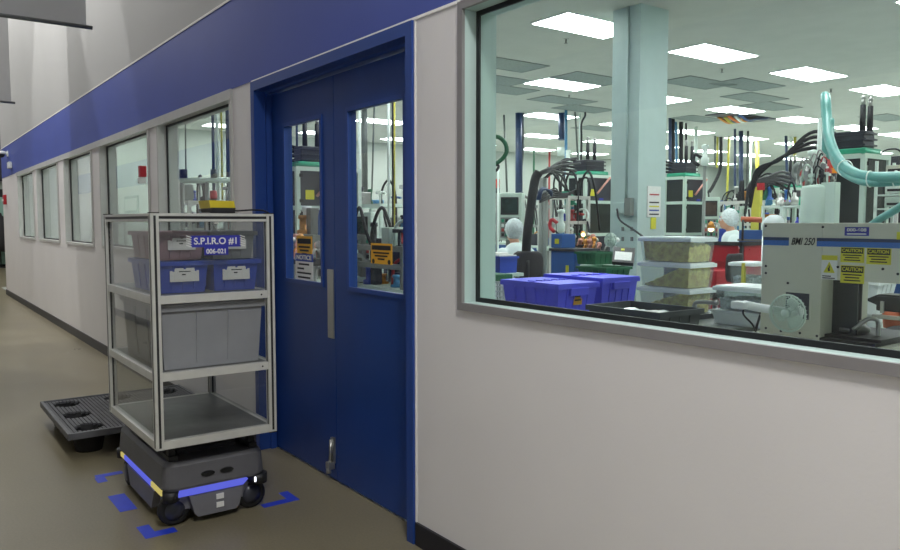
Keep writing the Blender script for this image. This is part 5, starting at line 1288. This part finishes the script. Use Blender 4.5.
# ================================================================== OPERATORS
def person(px, D, rz, label, seat_z=.60, lean=.12, arms='fwd'):
    x, y = gnd(px, D); t = thing('person', (x, y, 0), label, 'person'); t.rotation_euler = (0, 0, rz)
    ORG[t.name] = Vector((0, 0, 0))                 # parts are made in local space, facing +X
    def vox(b, name, m, v, sub=0):
        o = b.build(name, m, t); r = o.modifiers.new('r', 'REMESH'); r.mode = 'VOXEL'; r.voxel_size = v; r.use_smooth_shade = True
        s_ = o.modifiers.new('s', 'SMOOTH'); s_.iterations = 4; s_.factor = .5; return o
    hz = seat_z+.70; hx = lean+.05                  # head centre
    def cap(b, p0, p1, r0, r1): b.cyl(p0, p1, r0, r1, seg=14); b.ball(p0, r0, seg=12); b.ball(p1, r1, seg=12)
    b = MB()
    b.ball((hx, 0, hz), .095, .076, .115); b.ball((hx+.035, 0, hz-.06), .055, .05, .055)          # skull, jaw
    b.ball((hx+.10, 0, hz-.02), .016, .014, .022); b.ball((hx+.088, 0, hz-.062), .012, .024, .008)  # nose, lips
    for s_ in (-1, 1): b.ball((hx-.005, s_*.078, hz-.015), .018, .010, .028)
    cap(b, (hx-.02, 0, hz-.08), (lean-.02, 0, seat_z+.50), .05, .058)                             # neck
    cap(b, (lean-.02, 0, seat_z+.42), (0, 0, seat_z+.10), .12, .13)
    for s_ in (-1, 1):
        sh = (lean-.02, s_*.17, seat_z+.45); el = (lean+.10, s_*.23, seat_z+.20); wr = (lean+.33, s_*.10, seat_z+.27)
        cap(b, sh, el, .05, .04); cap(b, el, wr, .04, .027)
        hd = (lean+.40, s_*.08, seat_z+.28); b.ball(((wr[0]+hd[0])/2+.01, (wr[1]+hd[1])/2, wr[2]+.005), .05, .036, .018)
        for f in range(4):
            fy = hd[1]-s_*(.024-.016*f); L = (.07, .08, .075, .06)[f]
            b.tube([(hd[0]-.01, fy, hd[2]), (hd[0]+L*.5, fy, hd[2]), (hd[0]+L*.85, fy, hd[2]-.025)], .009, seg=8)
        b.tube([(wr[0]+.02, wr[1]-s_*.02, wr[2]), (wr[0]+.06, wr[1]-s_*.055, wr[2]-.005), (wr[0]+.085, wr[1]-s_*.06, wr[2]-.02)], .011, seg=8)
        cap(b, (0, s_*.10, seat_z+.08), (.42, s_*.13, seat_z+.05), .085, .062); cap(b, (.42, s_*.13, seat_z+.05), (.40, s_*.13, .34), .06, .042)
        cap(b, (.40, s_*.13, .34), (.40, s_*.13, .27), .042, .04); b.ball((.45, s_*.13, .25), .12, .045, .035)
    vox(b, 'body', 'skin', .010)
    c = MB()
    cap(c, (lean-.02, 0, seat_z+.44), (0, 0, seat_z+.08), .145, .17)
    cap(c, (lean-.03, 0, seat_z+.50), (lean-.03, 0, seat_z+.44), .07, .12)
    for s_ in (-1, 1):
        sh = (lean-.02, s_*.16, seat_z+.45); el = (lean+.10, s_*.235, seat_z+.20); wr = (lean+.31, s_*.11, seat_z+.265)
        cap(c, sh, el, .075, .062); cap(c, el, wr, .06, .042); cap(c, (0, s_*.10, seat_z+.08), (.30, s_*.13, seat_z+.06), .11, .095)
    vox(c, 'coat', 'coat_white', .014)
    tr = MB()
    for s_ in (-1, 1): cap(tr, (.25, s_*.13, seat_z+.05), (.42, s_*.13, seat_z+.05), .09, .075); cap(tr, (.42, s_*.13, seat_z+.05), (.40, s_*.13, .36), .075, .06)
    vox(tr, 'trousers', 'trouser', .014)
    MB().ball((hx-.012, 0, hz+.012), .092, .083, .112, seg=20).build('hair', 'hair', t)
    n_ = MB(); n_.ball((hx-.028, 0, hz+.028), .112, .102, .122, seg=24); n_.torus((hx-.0, 0, hz+.02), .095, .008, 'Z'); n_.build('hairnet', 'hairnet', t, label='white bouffant hairnet')
    for s_ in (-1, 1):
        MB().ball((hx+.083, s_*.03, hz+.0), .010, .013, .009).build('eye', 'white_plastic', t); MB().ball((hx+.092, s_*.03, hz+.0), .004, .006, .006).build('iris', 'ink', t)
    # stool is its own thing
    st = thing('work_stool', (x, y, 0), 'round stool under the %s' % ('operator at left' if px < 600 else 'operator at right'), 'stool')
    MB().lathe([(.05, seat_z-.16), (.17, seat_z-.155), (.18, seat_z-.12), (.16, seat_z-.095), (.02, seat_z-.09)], (x, y, 0)).build('seat', 'fabric_dark', st)
    MB().cyl((x, y, .05), (x, y, seat_z-.15), .025).build('post', 'steel', st)
    for k in range(5):
        a = 2*PI*k/5; MB().tube([(x, y, .10), (x+.26*math.cos(a), y+.26*math.sin(a), .03)], .018, smooth=False).build('leg', 'black_plastic', st)
    MB().torus((x, y, .24), .2, .012, 'Z').build('foot_ring', 'steel', st)
    return t
person(520, 8.4, math.radians(165), 'person in white coat and hairnet seated with back turned, left of the blue machine', seat_z=.60)
person(750, 9.6, math.radians(222), 'person in white coat and hairnet leaning over a table, behind the red cart', seat_z=.73, lean=.22)
